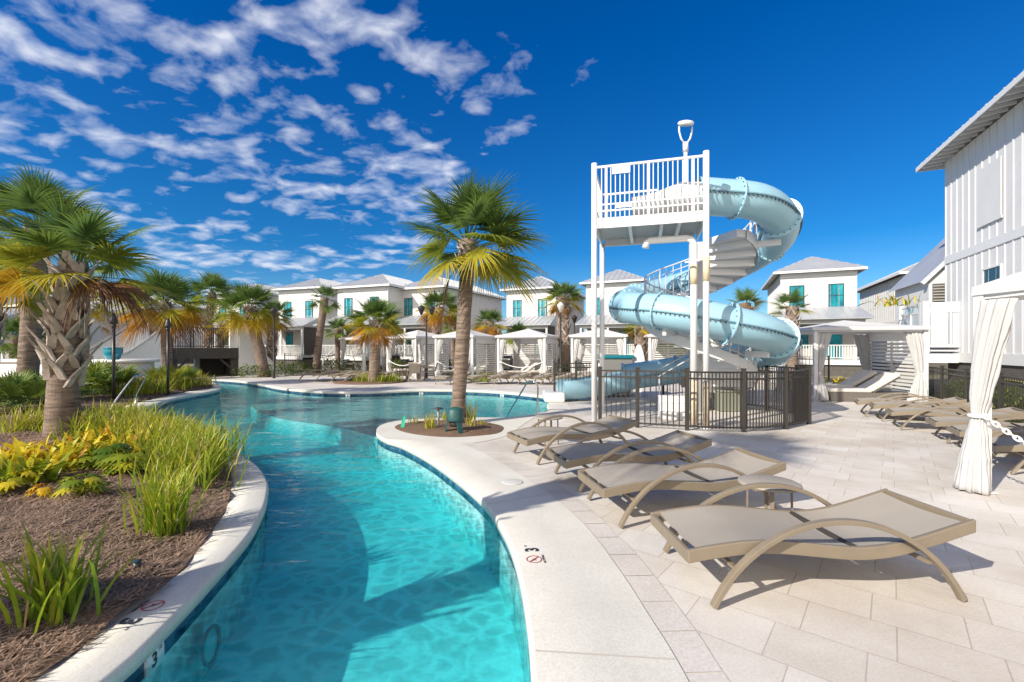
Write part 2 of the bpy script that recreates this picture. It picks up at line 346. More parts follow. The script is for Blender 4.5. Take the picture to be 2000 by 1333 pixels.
def water_mat():
    m = bpy.data.materials.new('pool_water'); m.use_nodes = True; n, l = nodes_of(m); n.remove(n['Principled BSDF']); out = n['Material Output']
    g = n.new('ShaderNodeNewGeometry')
    def noi(sc, det, rot, scl):
        mp = n.new('ShaderNodeMapping'); mp.inputs['Rotation'].default_value = (0, 0, R(rot)); mp.inputs['Scale'].default_value = scl; l.new(g.outputs['Position'], mp.inputs[0])
        t = n.new('ShaderNodeTexNoise'); t.inputs['Scale'].default_value = sc; t.inputs['Detail'].default_value = det; t.inputs['Distortion'].default_value = 0.6; l.new(mp.outputs[0], t.inputs['Vector']); return t
    a = noi(1.6, 3, 15, (0.55, 1.3, 1)); c = noi(7.0, 3, -20, (0.7, 1.2, 1))
    ad = n.new('ShaderNodeMath'); ad.operation = 'MULTIPLY_ADD'; l.new(c.outputs[0], ad.inputs[0]); ad.inputs[1].default_value = 0.28; l.new(a.outputs[0], ad.inputs[2])
    bp = n.new('ShaderNodeBump'); bp.inputs['Strength'].default_value = 0.35; bp.inputs['Distance'].default_value = 0.10; l.new(ad.outputs[0], bp.inputs['Height'])
    # caustics painted in: a bright mesh in the surface's transparent colour
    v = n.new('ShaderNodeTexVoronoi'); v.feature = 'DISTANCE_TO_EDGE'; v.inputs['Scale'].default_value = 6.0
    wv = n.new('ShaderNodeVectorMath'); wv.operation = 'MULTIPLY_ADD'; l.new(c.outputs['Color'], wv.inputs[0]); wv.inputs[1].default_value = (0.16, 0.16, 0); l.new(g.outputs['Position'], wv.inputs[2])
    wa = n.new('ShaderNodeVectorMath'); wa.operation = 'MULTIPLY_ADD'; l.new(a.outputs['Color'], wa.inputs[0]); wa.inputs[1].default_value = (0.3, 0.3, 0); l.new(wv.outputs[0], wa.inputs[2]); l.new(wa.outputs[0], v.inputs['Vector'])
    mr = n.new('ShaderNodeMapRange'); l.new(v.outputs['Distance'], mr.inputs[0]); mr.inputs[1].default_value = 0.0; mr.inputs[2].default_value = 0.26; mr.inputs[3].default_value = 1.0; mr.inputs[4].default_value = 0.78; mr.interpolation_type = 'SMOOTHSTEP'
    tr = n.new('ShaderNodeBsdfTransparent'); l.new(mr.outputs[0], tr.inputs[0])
    gl = n.new('ShaderNodeBsdfGlossy'); gl.inputs['Roughness'].default_value = 0.03; gl.inputs[0].default_value = (0.62, 0.62, 0.62, 1); l.new(bp.outputs[0], gl.inputs['Normal'])
    fr = n.new('ShaderNodeFresnel'); ior = n.new('ShaderNodeMapRange'); l.new(g.outputs['Backfacing'], ior.inputs[0]); ior.inputs[3].default_value = 1.33; ior.inputs[4].default_value = 1/1.33; l.new(ior.outputs[0], fr.inputs[0]); l.new(bp.outputs[0], fr.inputs['Normal'])
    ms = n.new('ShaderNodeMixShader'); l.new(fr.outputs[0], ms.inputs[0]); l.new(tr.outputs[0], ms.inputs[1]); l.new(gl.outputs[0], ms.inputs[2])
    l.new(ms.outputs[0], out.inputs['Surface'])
    va = n.new('ShaderNodeVolumeAbsorption'); va.inputs['Color'].default_value = WATER_COL; va.inputs['Density'].default_value = WATER_D
    vs = n.new('ShaderNodeVolumeScatter'); vs.inputs['Color'].default_value = (0.25, 0.92, 1.0, 1); vs.inputs['Density'].default_value = 0.30; vs.inputs['Anisotropy'].default_value = 0.2
    av = n.new('ShaderNodeAddShader'); l.new(va.outputs[0], av.inputs[0]); l.new(vs.outputs[0], av.inputs[1]); l.new(av.outputs[0], out.inputs['Volume'])
    return m
WATER_COL = (0.0, 0.955, 0.985, 1); WATER_D = 1.25
M_water = water_mat()

# --- sheets
big = V2([(-400, -60), (400, -60), (400, 700), (-400, 700)])
struct('ground', fill(big, [pool_x], -0.03), M_ground)
deck_poly = V2([(-1.5, -4.0), (14, -4.0), (13.2, 3.0), (9.6, 7.0), (13.4, 14.0), (17.0, 20.0), (17.0, 26), (8, 30), (-2, 31.5), (-9, 33.5), (-14.5, 31.5), (-17.2, 26.6)])
# deck polygon follows the dry side of the pool, pool itself is cut out
deck_outer = V2([(-1.8, -4.0), (14, -4.0), (13.2, 3.0), (9.6, 7.0), (13.4, 14.0), (15.5, 18.0), (14.5, 24), (6, 27.5), (-3, 29.0), (-9, 31.0), (-13.5, 29.5), (-16.8, 26.2)])
struct('paver_deck', fill(deck_outer + [far_edge[-1] + Vector((-0.3, 0.1, 0)), Vector((-6, 15, 0)), Vector((-3.5, 3, 0)), Vector((-4.2, -3.6, 0))], [pool_x], 0.0), M_paver)

# --- coping
def strip(inner, outer, name, nose=True, n=None, mats=(M_conc,)):
    mb = MB(); n = n or max(len(inner), 40)
    a = resample(inner, n); b = resample(outer, n)
    d = [(q - p).normalized() for p, q in zip(a, b)]
    rows = []
    for p, q, t in zip(a, b, d):
        rows.append([q + Vector((0,0,0.006)), p.lerp(q, 0.5) + Vector((0,0,0.006)), p + t*0.03 + Vector((0,0,0.006)), p + t*0.010 + Vector((0,0,-0.002)), p + Vector((0,0,-0.022)), p + Vector((0,0,-0.085)), p + t*0.035 + Vector((0,0,-0.087))])
    mb.smooth = True; mb.loft(rows); o = struct(name, mb, list(mats)); return o
def strip_map(inner, outer, name):                     # outer given as its own line
    return strip(inner, outer, name)
# near right bank: wide brushed concrete, then a border course of stone
band_out = V2([(0.55, -3.0), (0.72, -0.5), (0.84, 1.2)]) + g2([(1345,1333),(1260,1192),(1217,1125),(1160,1047),(1115,1000),(1060,957),(1000,918),(945,886),(900,866)])
bord_out = V2([(0.92, -3.0), (1.08, -0.5), (1.15, 1.2)]) + g2([(1427,1333),(1370,1247),(1290,1140),(1232,1070),(1202,1042),(1160,1000),(1100,953),(1035,915),(975,884),(925,866)])
sBand = catmull(band_out, 8); sBord = catmull(bord_out, 8)
i_end = min(range(len(sR)), key=lambda k: (sR[k] - G(756, 859)).length)
strip(sR[:i_end+1], sBand, 'coping_near', n=120)
mb = MB(); A = resample(sBand, 400); B = resample(sBord, 400); step = 400 / 34
tot = 0
for k in range(34):
    i0 = int(k*step); i1 = min(399, int((k+1)*step))
    q = []
    jj = [i0 + (i1-i0)*s/6 for s in range(7)]
    up = Vector((0, 0, 0.005)); ga = 0.004
    lo_, hi_ = [], []
    for s_, j in enumerate(jj):
        j = int(j); off = (ga if s_ == 0 else -ga if s_ == 6 else 0)
        t = (A[min(j+1,399)] - A[max(j-1,0)]).normalized() * off
        d_ = (B[j]-A[j]).normalized()
        lo_.append(A[j] + t + d_*0.006 + up); hi_.append(B[j] + t - d_*0.004 + up)
    mb.loft([lo_, hi_])
bo = struct('paver_border', mb, M_border)
# island ring and the point of the peninsula
isl = catmull(g2([(771,836),(785,828),(820,824),(860,822),(900,821),(945,825),(978,832),(984,839),(970,848),(925,853),(880,855),(830,852),(790,845)]), 5, closed=True)
tip = sR[i_end:] + sB
ring_out_b = g2([(1072,800),(1050,812),(1015,835),(1000,848),(965,859),(925,866),(900,866)])
ring = tip + catmull(ring_out_b, 4)[1:] + [sR[i_end] + (sBand[-1]-sR[i_end])*0.5]
rg = fill(ring, [isl], 0.006)
struct('island_coping', rg, M_conc)
def nose(inner, name, w=0.3):                          # rounded edge and drop for a run of the bank
    o_ = offset(inner, w); return o_
mb = MB(); rows = []
for p, q in zip(tip, offset(tip, 0.03)):
    t = (q - p).normalized(); rows.append([p + t*0.012 + Vector((0,0,0.006)), p + t*0.004 + Vector((0,0,-0.004)), p + Vector((0,0,-0.022)), p + Vector((0,0,-0.085)), p + t*0.035 + Vector((0,0,-0.087))])
mb.smooth = True; mb.loft(rows); struct('island_coping_edge', mb, M_conc)
run = [sB[-1]] + sE + sF + sLF[:5]
strip(run, offset(run, 0.62), 'coping_far', n=160)
left_out = V2([(-18.6,22.2)]) + g2([(405,751.2),(412,752.5),(415,755.5),(408,759.5),(360,767),(315,776.5),(265,788),(238,797)]) + V2([(-7.9,9.2)]) + g2([(388,866),(427,896),(445,916),(453,938),(450,965),(444,990),(430,1015),(380,1085),(340,1130),(200,1235),(62,1333)]) + V2([(-2.65,1.6),(-2.95,0.6),(-3.6,-1.0),(-4.4,-3.0)])
left_in = [sLF[-3]] + [sLF[-1]] + sP
sLO = catmull(left_out, 6)
def strip_near(inner, outer, name):                     # every inner point takes its nearest partner, kept in order
    seg = resample(outer, 900); j = 0; part = []
    for p in inner:
        best = min(range(j, min(len(seg), j + 140)), key=lambda k: (seg[k]-p).length); j = best; part.append(seg[best])
    mb = MB(); rows = []
    for p, q in zip(inner, part):
        t = (q-p).normalized()
        rows.append([q + Vector((0,0,-0.05)), q + Vector((0,0,0.006)), p.lerp(q, 0.5) + Vector((0,0,0.006)), p + t*0.03 + Vector((0,0,0.006)), p + t*0.010 + Vector((0,0,-0.002)), p + Vector((0,0,-0.022)), p + Vector((0,0,-0.085)), p + t*0.035 + Vector((0,0,-0.087))])
    mb.smooth = True; mb.loft(rows); struct(name, mb, M_conc); return part
left_part = strip_near(resample(left_in, 200), sLO, 'coping_planted_bank')
# contraction joints in the wide band
mb = MB()
for (a, b) in (((1046,1271),(1318,1288)), ((950,985),(1103,960)),):
    p, q = G(*a, 0.0075), G(*b, 0.0075); d = (q-p).normalized(); s_ = Vector((-d.y, d.x, 0)) * 0.006
    mb.quad(p - s_, q - s_, q + s_, p + s_)
mb.quad(*[Vector((x, y, 0.0075)) for x, y in ((-2.62,2.02),(-2.06,2.06),(-2.06,2.075),(-2.62,2.035))])
struct('coping_joints', mb, mat('joint_grey', (0.50, 0.46, 0.40), 0.9))

# --- walls, tile band, floor, water
mb = MB(); mb.smooth = True
pc = offset(pool, 0.035, True); pc.append(pc[0])
mb.loft([[p + Vector((0,0,-0.11)) for p in pc], [p + Vector((0,0,ZF - 0.15)) for p in pc]])
struct('pool_wall', mb, M_floor)
mb = MB(); pt = offset(pool, 0.030, True); pt.append(pt[0])
mb.smooth = True; mb.loft([[p + Vector((0,0,-0.083)) for p in pt], [p + Vector((0,0,-0.205)) for p in pt]])
struct('waterline_tiles', mb, M_tile)
arc = catmull(g2([(556,762),(541,769),(515,778),(497,788),(490,795),(507,807),(549,821),(623,832),(679,842),(737,858)]), 4)
shelf_poly = [G((p.x/p.y*F+1000), HY + H*F/p.y, 0) for p in arc]
shelf = [Vector((p.x*(H+0.3)/H, p.y*(H+0.3)/H, 0)) for p in arc] + V2([(-2.6, 11.0), (-2.2, 13.6), (-3.0, 16.5), (-3.6, 20.0), (-9.5, 21)])
shelf_line = shelf[:len(arc)]
def floor_z(x, y):
    return ZF
struct('pool_floor', fill(offset(pool, 0.10, True), [], ZF), M_floor)
# sun shelf: a shallow terrace with a soft slope to the deep end
pts = [Vector((x*0.45, y*0.45, 0)) for x in range(-30, 4) for y in range(20, 52) if inside((x*0.45, y*0.45), pool) and x*0.45 < 1.3]
def shelf_z(x, y):
    t = min(1, max(0, (x + 3.2 + 0.05*(y-14)) / 3.0)); return -0.27 - 0.56 * t * t * (3 - 2*t)
shp = [p for p in offset(pool, 0.10, True)]
sh_out = shelf_line + V2([(-2.6,11.2),(1.2,12.2),(1.2,19.2),(-10,20.2)])
smb = fill(sh_out, [], shelf_z, [p for p in pts if inside(p, sh_out)])
struct('sun_shelf', smb, M_shelf)
mb = MB(); mb.smooth = True
mb.loft([[Vector((p.x, p.y, shelf_z(p.x, p.y))) for p in shelf_line], [Vector((p.x, p.y, ZF)) for p in shelf_line]])
struct('sun_shelf_step', mb, M_floor)
mb = MB(); pw = offset(pool, 0.022, True); mb.prism([(p.x, p.y) for p in pw], ZF - 0.1, ZW)
# top cap comes from a proper triangulation
wm = fill(pw, [], ZW); bot = fill(pw, [], ZF - 0.1)
wmb = MB(); wmb.add(wm, Matrix.Identity(4)); nb = len(wmb.v); wmb.v += bot.v; wmb.a += bot.a
for f in bot.f: wmb.face(tuple(i + nb for i in f[::-1]))
n_ = len(pw); a_ = [wmb.vert((p.x, p.y, ZF - 0.1)) for p in pw]; b_ = [wmb.vert((p.x, p.y, ZW)) for p in pw]
for k in range(n_): wmb.face((a_[k], a_[(k+1) % n_], b_[(k+1) % n_], b_[k]))
struct('water', wmb, M_water)

# --- planted bed on the left bank and the island bed
bed_outer = [p for p in left_part if p.y > -2.9] + V2([(-7.5,-3.0),(-8.5,2.0),(-12,7.5),(-17,11),(-22,16),(-22,21),(-19,22.0)])
def bed_z(x, y):
    d = min((Vector((x, y, 0)) - p).length for p in left_part[::4])
    return 0.0 + min(0.16, d * 0.13) + 0.035 * noise.noise((x*1.6, y*1.6, 0)) * min(1, d*3) + 0.02 * noise.noise((x*7, y*7, 3)) * min(1, d*3)
bp_ = []
for i in range(-110, 0):
    for j in range(-12, 120):
        x, y = i*0.2, j*0.2
        if y > 9 and (i + j) % 2: continue
        if inside((x, y), bed_outer): bp_.append(Vector((x + random.uniform(-.05,.05), y + random.uniform(-.05,.05), 0)))
struct('planting_bed', fill(bed_outer, [], bed_z, bp_), M_mulch)
ip = [Vector((x*0.12, y*0.12, 0)) for x in range(-35, 5) for y in range(65, 100) if inside((x*0.12, y*0.12), isl)]
def isl_z(x, y):
    d = min((Vector((x, y, 0)) - p).length for p in isl); return 0.004 + min(0.07, d*0.2) + 0.012 * noise.noise((x*6, y*6, 0)) * min(1, d*4)
struct('island_bed', fill(isl, [], isl_z, ip), M_mulch)
# pine straw over the near part of the bed
straw_m = speckle('pine_straw', (0.13, 0.075, 0.048), (0.50, 0.35, 0.25), 30, bump=0.0, big=0.3)
mb = MB()
for k in range(34000):
    y = 1.6 + 6.8 * random.random() ** 1.8; x = random.uniform(-1.12*y - 0.2, -1.5)
    if not inside((x, y), bed_outer): continue
    if min((Vector((x, y, 0)) - p).length for p in left_part[::3]) < .10: continue
    z = bed_z(x, y); a = random.uniform(0, pi) ; L = random.uniform(0.06, 0.17); w = random.uniform(0.001, 0.0028) * (1 + y*0.12)
    d = Vector((math.cos(a), math.sin(a), random.uniform(-.12, .3))); s_ = Vector((-d.y, d.x, 0)) * w
    p = Vector((x, y, z + 0.004 + 0.012*random.random())); c = p + d*L*0.5 + Vector((0,0,0.012*random.random())); e = p + d*L + Vector((random.uniform(-.02,.02), random.uniform(-.02,.02), -0.006))
    mb.quad(p - s_, c - s_, c + s_, p + s_); mb.quad(c - s_, e, e, c + s_) if False else mb.face([mb.vert(c - s_), mb.vert(e), mb.vert(c + s_)])
tag(mk('pine_straw', mb, straw_m), 'brown pine straw scattered over the planting bed', 'mulch', kind='stuff')
# ---------------------------------------------------------------- furniture
M_taupe = mat('taupe_metal', (0.225, 0.182, 0.128), 0.42, 0.0, var=0.08, vscale=6, bump=0.05, bscale=200)
M_taupe_d = mat('taupe_dark', (0.05, 0.045, 0.04), 0.6)
def mesh_fabric():
    m = mat('sling_fabric', (0.345, 0.305, 0.255), 0.75, var=0.07, vscale=2.5); n, l = nodes_of(m); b = n['Principled BSDF']
    tc = n.new('ShaderNodeTexCoord'); w = n.new('ShaderNodeTexChecker'); w.inputs['Scale'].default_value = 260; l.new(tc.outputs['Object'], w.inputs['Vector'])
    bp = n.new('ShaderNodeBump'); bp.inputs['Strength'].default_value = 0.25; bp.inputs['Distance'].default_value = 0.002; l.new(w.outputs['Fac'], bp.inputs['Height']); l.new(bp.outputs[0], b.inputs['Normal'])
    return m
M_sling = mesh_fabric()
PROF = [(0, .345), (.18, .372), (.4, .395), (.62, .392), (.9, .362), (1.1, .342), (1.25, .342), (1.42, .362), (1.62, .41), (1.95, .505)]
prof = catmull([(x, 0, z) for x, z in PROF], 5)
def make_lounger(name, label, group):
    t = thing(name, label, 'lounger', group=group)
    for y0, y1 in ((0, 0.03), (0.67, 0.70)):
        mb = MB(); secs = [[Vector((p.x, y0, p.z - .085)), Vector((p.x, y1, p.z - .085)), Vector((p.x, y1, p.z)), Vector((p.x, y0, p.z))] for p in prof]
        mb.loft(secs, close=True); mk('side_rail', mb, M_taupe, t, recalc=True, bevel=0.006)
    for x in (0, 1.95):
        z = .345 if x == 0 else .505; x0, x1 = (0.0, 0.03) if x == 0 else (1.92, 1.95)
        mb = MB(); mb.box((x0, 0.031, z - .088), (x1, 0.669, z - .008)); mk('end_rail', mb, M_taupe, t, bevel=0.005)
    # woven sling in two lengths with the hinge gap between them
    for lo, hi, nm in ((0.04, 1.12, 'seat_sling'), (1.15, 1.915, 'back_sling')):
        mb = MB(); mb.smooth = True
        ps = [p for p in resample(prof, 60) if lo <= p.x <= hi]
        secs = [[Vector((p.x, 0.035 + 0.63*k/8, p.z - 0.004 - 0.018*math.sin(pi*k/8))) for k in range(9)] for p in ps]
        mb.loft(secs); low = [[q - Vector((0, 0, .006)) for q in s][::-1] for s in secs]; mb.loft(low)
        mk(nm, mb, M_sling, t)
    mb = MB(); mb.bar((1.135, .031, .325), (1.135, .669, .325), 0.022, 0.03); mk('hinge_bar', mb, M_taupe_d, t)
    for y in (.14, .35, .56): mb = MB(); mb.box((.028, y - .035, .322), (.042, y + .035, .352)); mk('sling_clip', mb, M_taupe_d, t)
    Rr, cz = .92, -.36
    for y in (-.045, .745):
        mb = MB(); secs = []
        a0 = math.acos(0.83 / Rr)
        for k in range(33):
            a = pi - a0 - (pi - 2*a0) * k / 32; a_c = a
            c = Vector((.97 + Rr*math.cos(a_c), y, cz + Rr*math.sin(a_c))); r = Vector((math.cos(a_c), 0, math.sin(a_c)))
            if k in (0, 32): pass
            h = 0.016
            secs.append([c - r*h + Vector((0,-.024,0)), c - r*h + Vector((0,.024,0)), c + r*h + Vector((0,.024,0)), c + r*h + Vector((0,-.024,0))])
        zs = min(v.z for s in secs for v in s); secs = [[v - Vector((0, 0, zs)) for v in s] for s in secs]
        mb.loft(secs, close=True); mk('arched_arm', mb, M_taupe, t, recalc=True, bevel=0.004)
    for x, z in ((.30, .235), (1.60, .245)): mb = MB(); mb.bar((x, -.03, z), (x, .73, z), .03, .022); mk('stretcher', mb, M_taupe, t)
    return t
L0 = make_lounger('sun_lounger', 'taupe sling sun lounger nearest the camera, beside the round side table', 'sun loungers on the near deck')
def place_dir(root, p, q, first=False, **k):
    a = math.atan2(q[1]-p[1], q[0]-p[0])
    if first: root.location = (p[0], p[1], 0.006); root.rotation_euler = (0, 0, a); return root
    return dup(root, (p[0], p[1], 0.006), a, **k)
place_dir(L0, (1.13, 2.95), (3.04, 3.05), True)
place_dir(L0, (.84, 4.22), (2.87, 4.64), label='taupe sling sun lounger second in the near row, just beyond the round side table')
place_dir(L0, (.62, 5.26), (2.52, 5.77), label='taupe sling sun lounger third in the near row, in front of the black gate')
place_dir(L0, (.21, 6.47), (1.98, 7.28), label='taupe sling sun lounger farthest in the near row, next to the mulched palm island')
ud = Vector((.86, -.51, 0))
rl = [((8.4, 11.2), 'taupe lounger at the far end of the fence row, beside the big white cabana'),
      ((8.2, 10.45), 'taupe lounger second from the big white cabana in the row along the fence'),
      ((7.7, 9.35), 'taupe lounger third from the big white cabana in the row along the fence'),
      ((7.4, 8.05), 'taupe lounger just beyond the near curtain post in the row along the fence'),
      ((6.95, 7.15), 'taupe lounger partly behind the near tied curtain along the fence'),
      ((6.4, 6.1), 'taupe lounger cut by the right edge, right of the near tied curtain')]
for p, lab in rl:
    q = Vector((*p, 0)) + ud; place_dir(L0, p, q, label=lab, group='sun loungers along the right fence')
fl = [((-10.6, 22.6), 25, 'dark lounger leftmost of the far group, by the bridge wall'), ((-9.7, 22.4), 20, 'dark lounger second from the bridge wall, far left group'), ((-8.8, 22.0), 16, 'dark lounger in the middle of the far group before the first small cabana'),
      ((-8.0, 21.4), 10, 'dark lounger nearest the pool in the far left group, beside the round planter'), ((-7.5, 22.6), 28, 'dark lounger behind the others, left of the round planter')]
for p, a, lab in fl: dup(L0, (p[0], p[1], .006), R(a), label=lab, group='sun loungers beyond the far pool edge')
fl2 = [((-2.9, 20.3), 60, 'taupe lounger seen end-on left of the leaning palm trunk, far deck'), ((-1.75, 20.6), 28, 'taupe lounger just right of the leaning palm trunk on the far deck'), ((-.95, 20.5), 24, 'taupe lounger on the far deck before the cabana with the crossed rope'),
       ((.1, 20.4), 22, 'taupe lounger left of the steel pool handrail on the far deck'), ((1.1, 20.3), 20, 'taupe lounger behind the steel pool handrail on the far deck'), ((1.9, 19.9), 24, 'taupe lounger on the far deck next to the blue slide exit')]
for p, a, lab in fl2: dup(L0, (p[0], p[1], .006), R(a), label=lab, group='sun loungers beyond the far pool edge')

# side tables
def side_table(label, loc, first=None):
    if first: return dup(first, loc, .4, label=label)
    t = thing('side_table', label, 'side table', loc, .4, group='small round side tables')
    mb = MB(); mb.lathe([(0.0, .44), (.235, .44), (.25, .447), (.25, .462), (.235, .47), (0.0, .47)], n=32); mk('table_top', mb, M_sling, t)
    for k in range(4):
        a = pi/4 + k*pi/2; mb = MB(); p = Vector((.17*math.cos(a), .17*math.sin(a), 0)); mb.bar(p*1.05, p + Vector((0,0,.44)), .032, .014, (math.cos(a), math.sin(a), 0)); mk('leg', mb, M_taupe, t)
    return t
T0 = side_table('small round taupe side table between the two nearest loungers', (2.26, 4.05, .006))
side_table('small round taupe side table behind the farthest lounger of the near row', (.62, 7.9, .006), T0)

# dining set on the far deck
def dining_chair(label, loc, rz, first=None):
    if first: return dup(first, loc, rz, label=label)
    t = thing('patio_chair', label, 'chair', loc, rz, group='patio chairs round the far table')
    mb = MB(); mb.box((-.26, -.25, .41), (.26, .25, .44)); mk('seat', mb, M_sling, t)
    mb = MB(); mb.loft([[Vector((-.26, -.25 - .03*k, .45 + .11*k)), Vector((0, -.29 - .03*k, .45 + .11*k)), Vector((.26, -.25 - .03*k, .45 + .11*k))] for k in range(5)]); mb.loft([[Vector((.26, -.27 - .03*k, .45 + .11*k)), Vector((0, -.31 - .03*k, .45 + .11*k)), Vector((-.26, -.27 - .03*k, .45 + .11*k))] for k in range(5)]); mk('backrest', mb, M_sling, t)
    for sx in (-1, 1):
        for sy in (-1, 1): mb = MB(); mb.bar((sx*.30, sy*.27, 0), (sx*.25, sy*.22, .42), .035, .035); mk('leg', mb, M_taupe, t)
        mb = MB(); mb.tube([(sx*.28, -.30, .62), (sx*.30, 0, .66), (sx*.29, .24, .62), (sx*.28, .25, .42)], .018, 6); mk('armrest', mb, M_taupe, t)
    return t
tb = thing('patio_table', 'round taupe patio table among four chairs on the far deck', 'table', (-5.0, 23.3, .006))
mb = MB(); mb.lathe([(0, .70), (.58, .70), (.6, .715), (.6, .735), (0, .745)], n=28); mk('table_top', mb, M_taupe, tb)
for k in range(4):
    a = pi/4 + k*pi/2; mb = MB(); mb.bar((.42*math.cos(a), .42*math.sin(a), 0), (.36*math.cos(a), .36*math.sin(a), .70), .05, .05); mk('leg', mb, M_taupe, tb)
C0 = dining_chair('taupe patio chair at the far table, back to the pool', (-4.75, 22.5, .006), R(12))
for (x, y, a, lab) in ((-5.75, 22.9, -60, 'taupe patio chair at the far table, left side facing right'), (-4.2, 23.5, 100, 'taupe patio chair at the far table, right side'), (-5.2, 24.2, 190, 'taupe patio chair at the far table, on its far side')):
    dining_chair(lab, (x, y, .006), R(a), C0)

# ---------------------------------------------------------------- cabanas
M_white = mat('white_paint', (0.68, 0.67, 0.65), 0.4, var=0.05, vscale=2, bump=0.03, bscale=60)
M_canvas = mat('white_canvas', (0.72, 0.71, 0.695), 0.85, var=0.05, vscale=3, bump=0.12, bscale=14, trans=0.22)
M_drape = mat('white_drape', (0.63, 0.62, 0.605), 0.85, var=0.06, vscale=5, bump=0.2, bscale=22, trans=0.25)
M_cushion = mat('cream_cushion', (0.66, 0.61, 0.55), 0.9, var=0.05, vscale=4, bump=0.15, bscale=30)
M_wicker = mat('grey_wicker', (0.16, 0.145, 0.125), 0.7, var=0.2, vscale=30, bump=0.6, bscale=90)
M_rope = mat('white_rope', (0.76, 0.75, 0.72), 0.7)
def curtain_mb(top, base, tie, h, seed, wide=1.0):
    """pleated cloth gathered at tie height: top/base/tie are plan centres"""
    rnd = random.Random(seed); mb = MB(); mb.smooth = True; secs = []; n = 84; ph = rnd.random()*6
    prof = [(0.012, .20, .15), (.10, .195, .15), (.35, .165, .14), (.62, .125, .11), (.80, .085, .08), (.87, .07, .07), (.95, .085, .085), (1.1, .115, .095), (1.45, .14, .10), (1.9, .17, .095), (2.15, .18, .08), (h, .19, .06)]
    dirv = Vector((top[0]-tie[0], top[1]-tie[1], 0)); dirv = dirv.normalized() if dirv.length > 1e-3 else Vector((1,0,0)); nv = Vector((-dirv.y, dirv.x, 0))
    zs = [p[0] for p in prof]
    for i in range(34):
        z = zs[0] + (h - zs[0]) * i / 33
        k = max(j for j in range(len(zs)) if zs[j] <= z + 1e-6); k = min(k, len(zs) - 2)
        t = (z - zs[k]) / (zs[k+1] - zs[k]); t = t*t*(3-2*t)
        ra = prof[k][1] + (prof[k+1][1] - prof[k][1]) * t; rb = prof[k][2] + (prof[k+1][2] - prof[k][2]) * t
        if z < .87: u = z / .87; c = Vector((base[0], base[1], 0)).lerp(Vector((tie[0], tie[1], 0)), u)
        else: u = (z - .87) / (h - .87); u = u ** 1.3; c = Vector((tie[0], tie[1], 0)).lerp(Vector((top[0], top[1], 0)), u)
        sec = []
        for j in range(n):
            a = 2*pi*j/n; amp = 0.17 + .05*math.sin(z*3 + ph)
            w = 1 + amp * math.sin(11*a + ph + .8*math.sin(1.7*z + a)) + .09*math.sin(5*a + 2*z + ph) + .05*math.sin(23*a + ph) + .07*noise.noise((3*math.cos(a), 3*math.sin(a) + seed, z*5.0)) + .05*noise.noise((7*math.cos(a), 7*math.sin(a), z*11.0 + seed))
            sec.append(c + dirv * (wide*ra*w*math.cos(a)) + nv * (wide*rb*w*math.sin(a)) + Vector((0, 0, z + (.01*math.sin(7*a) if i == 0 else 0))))
        secs.append(sec)
    mb.loft(secs, close=True); return mb
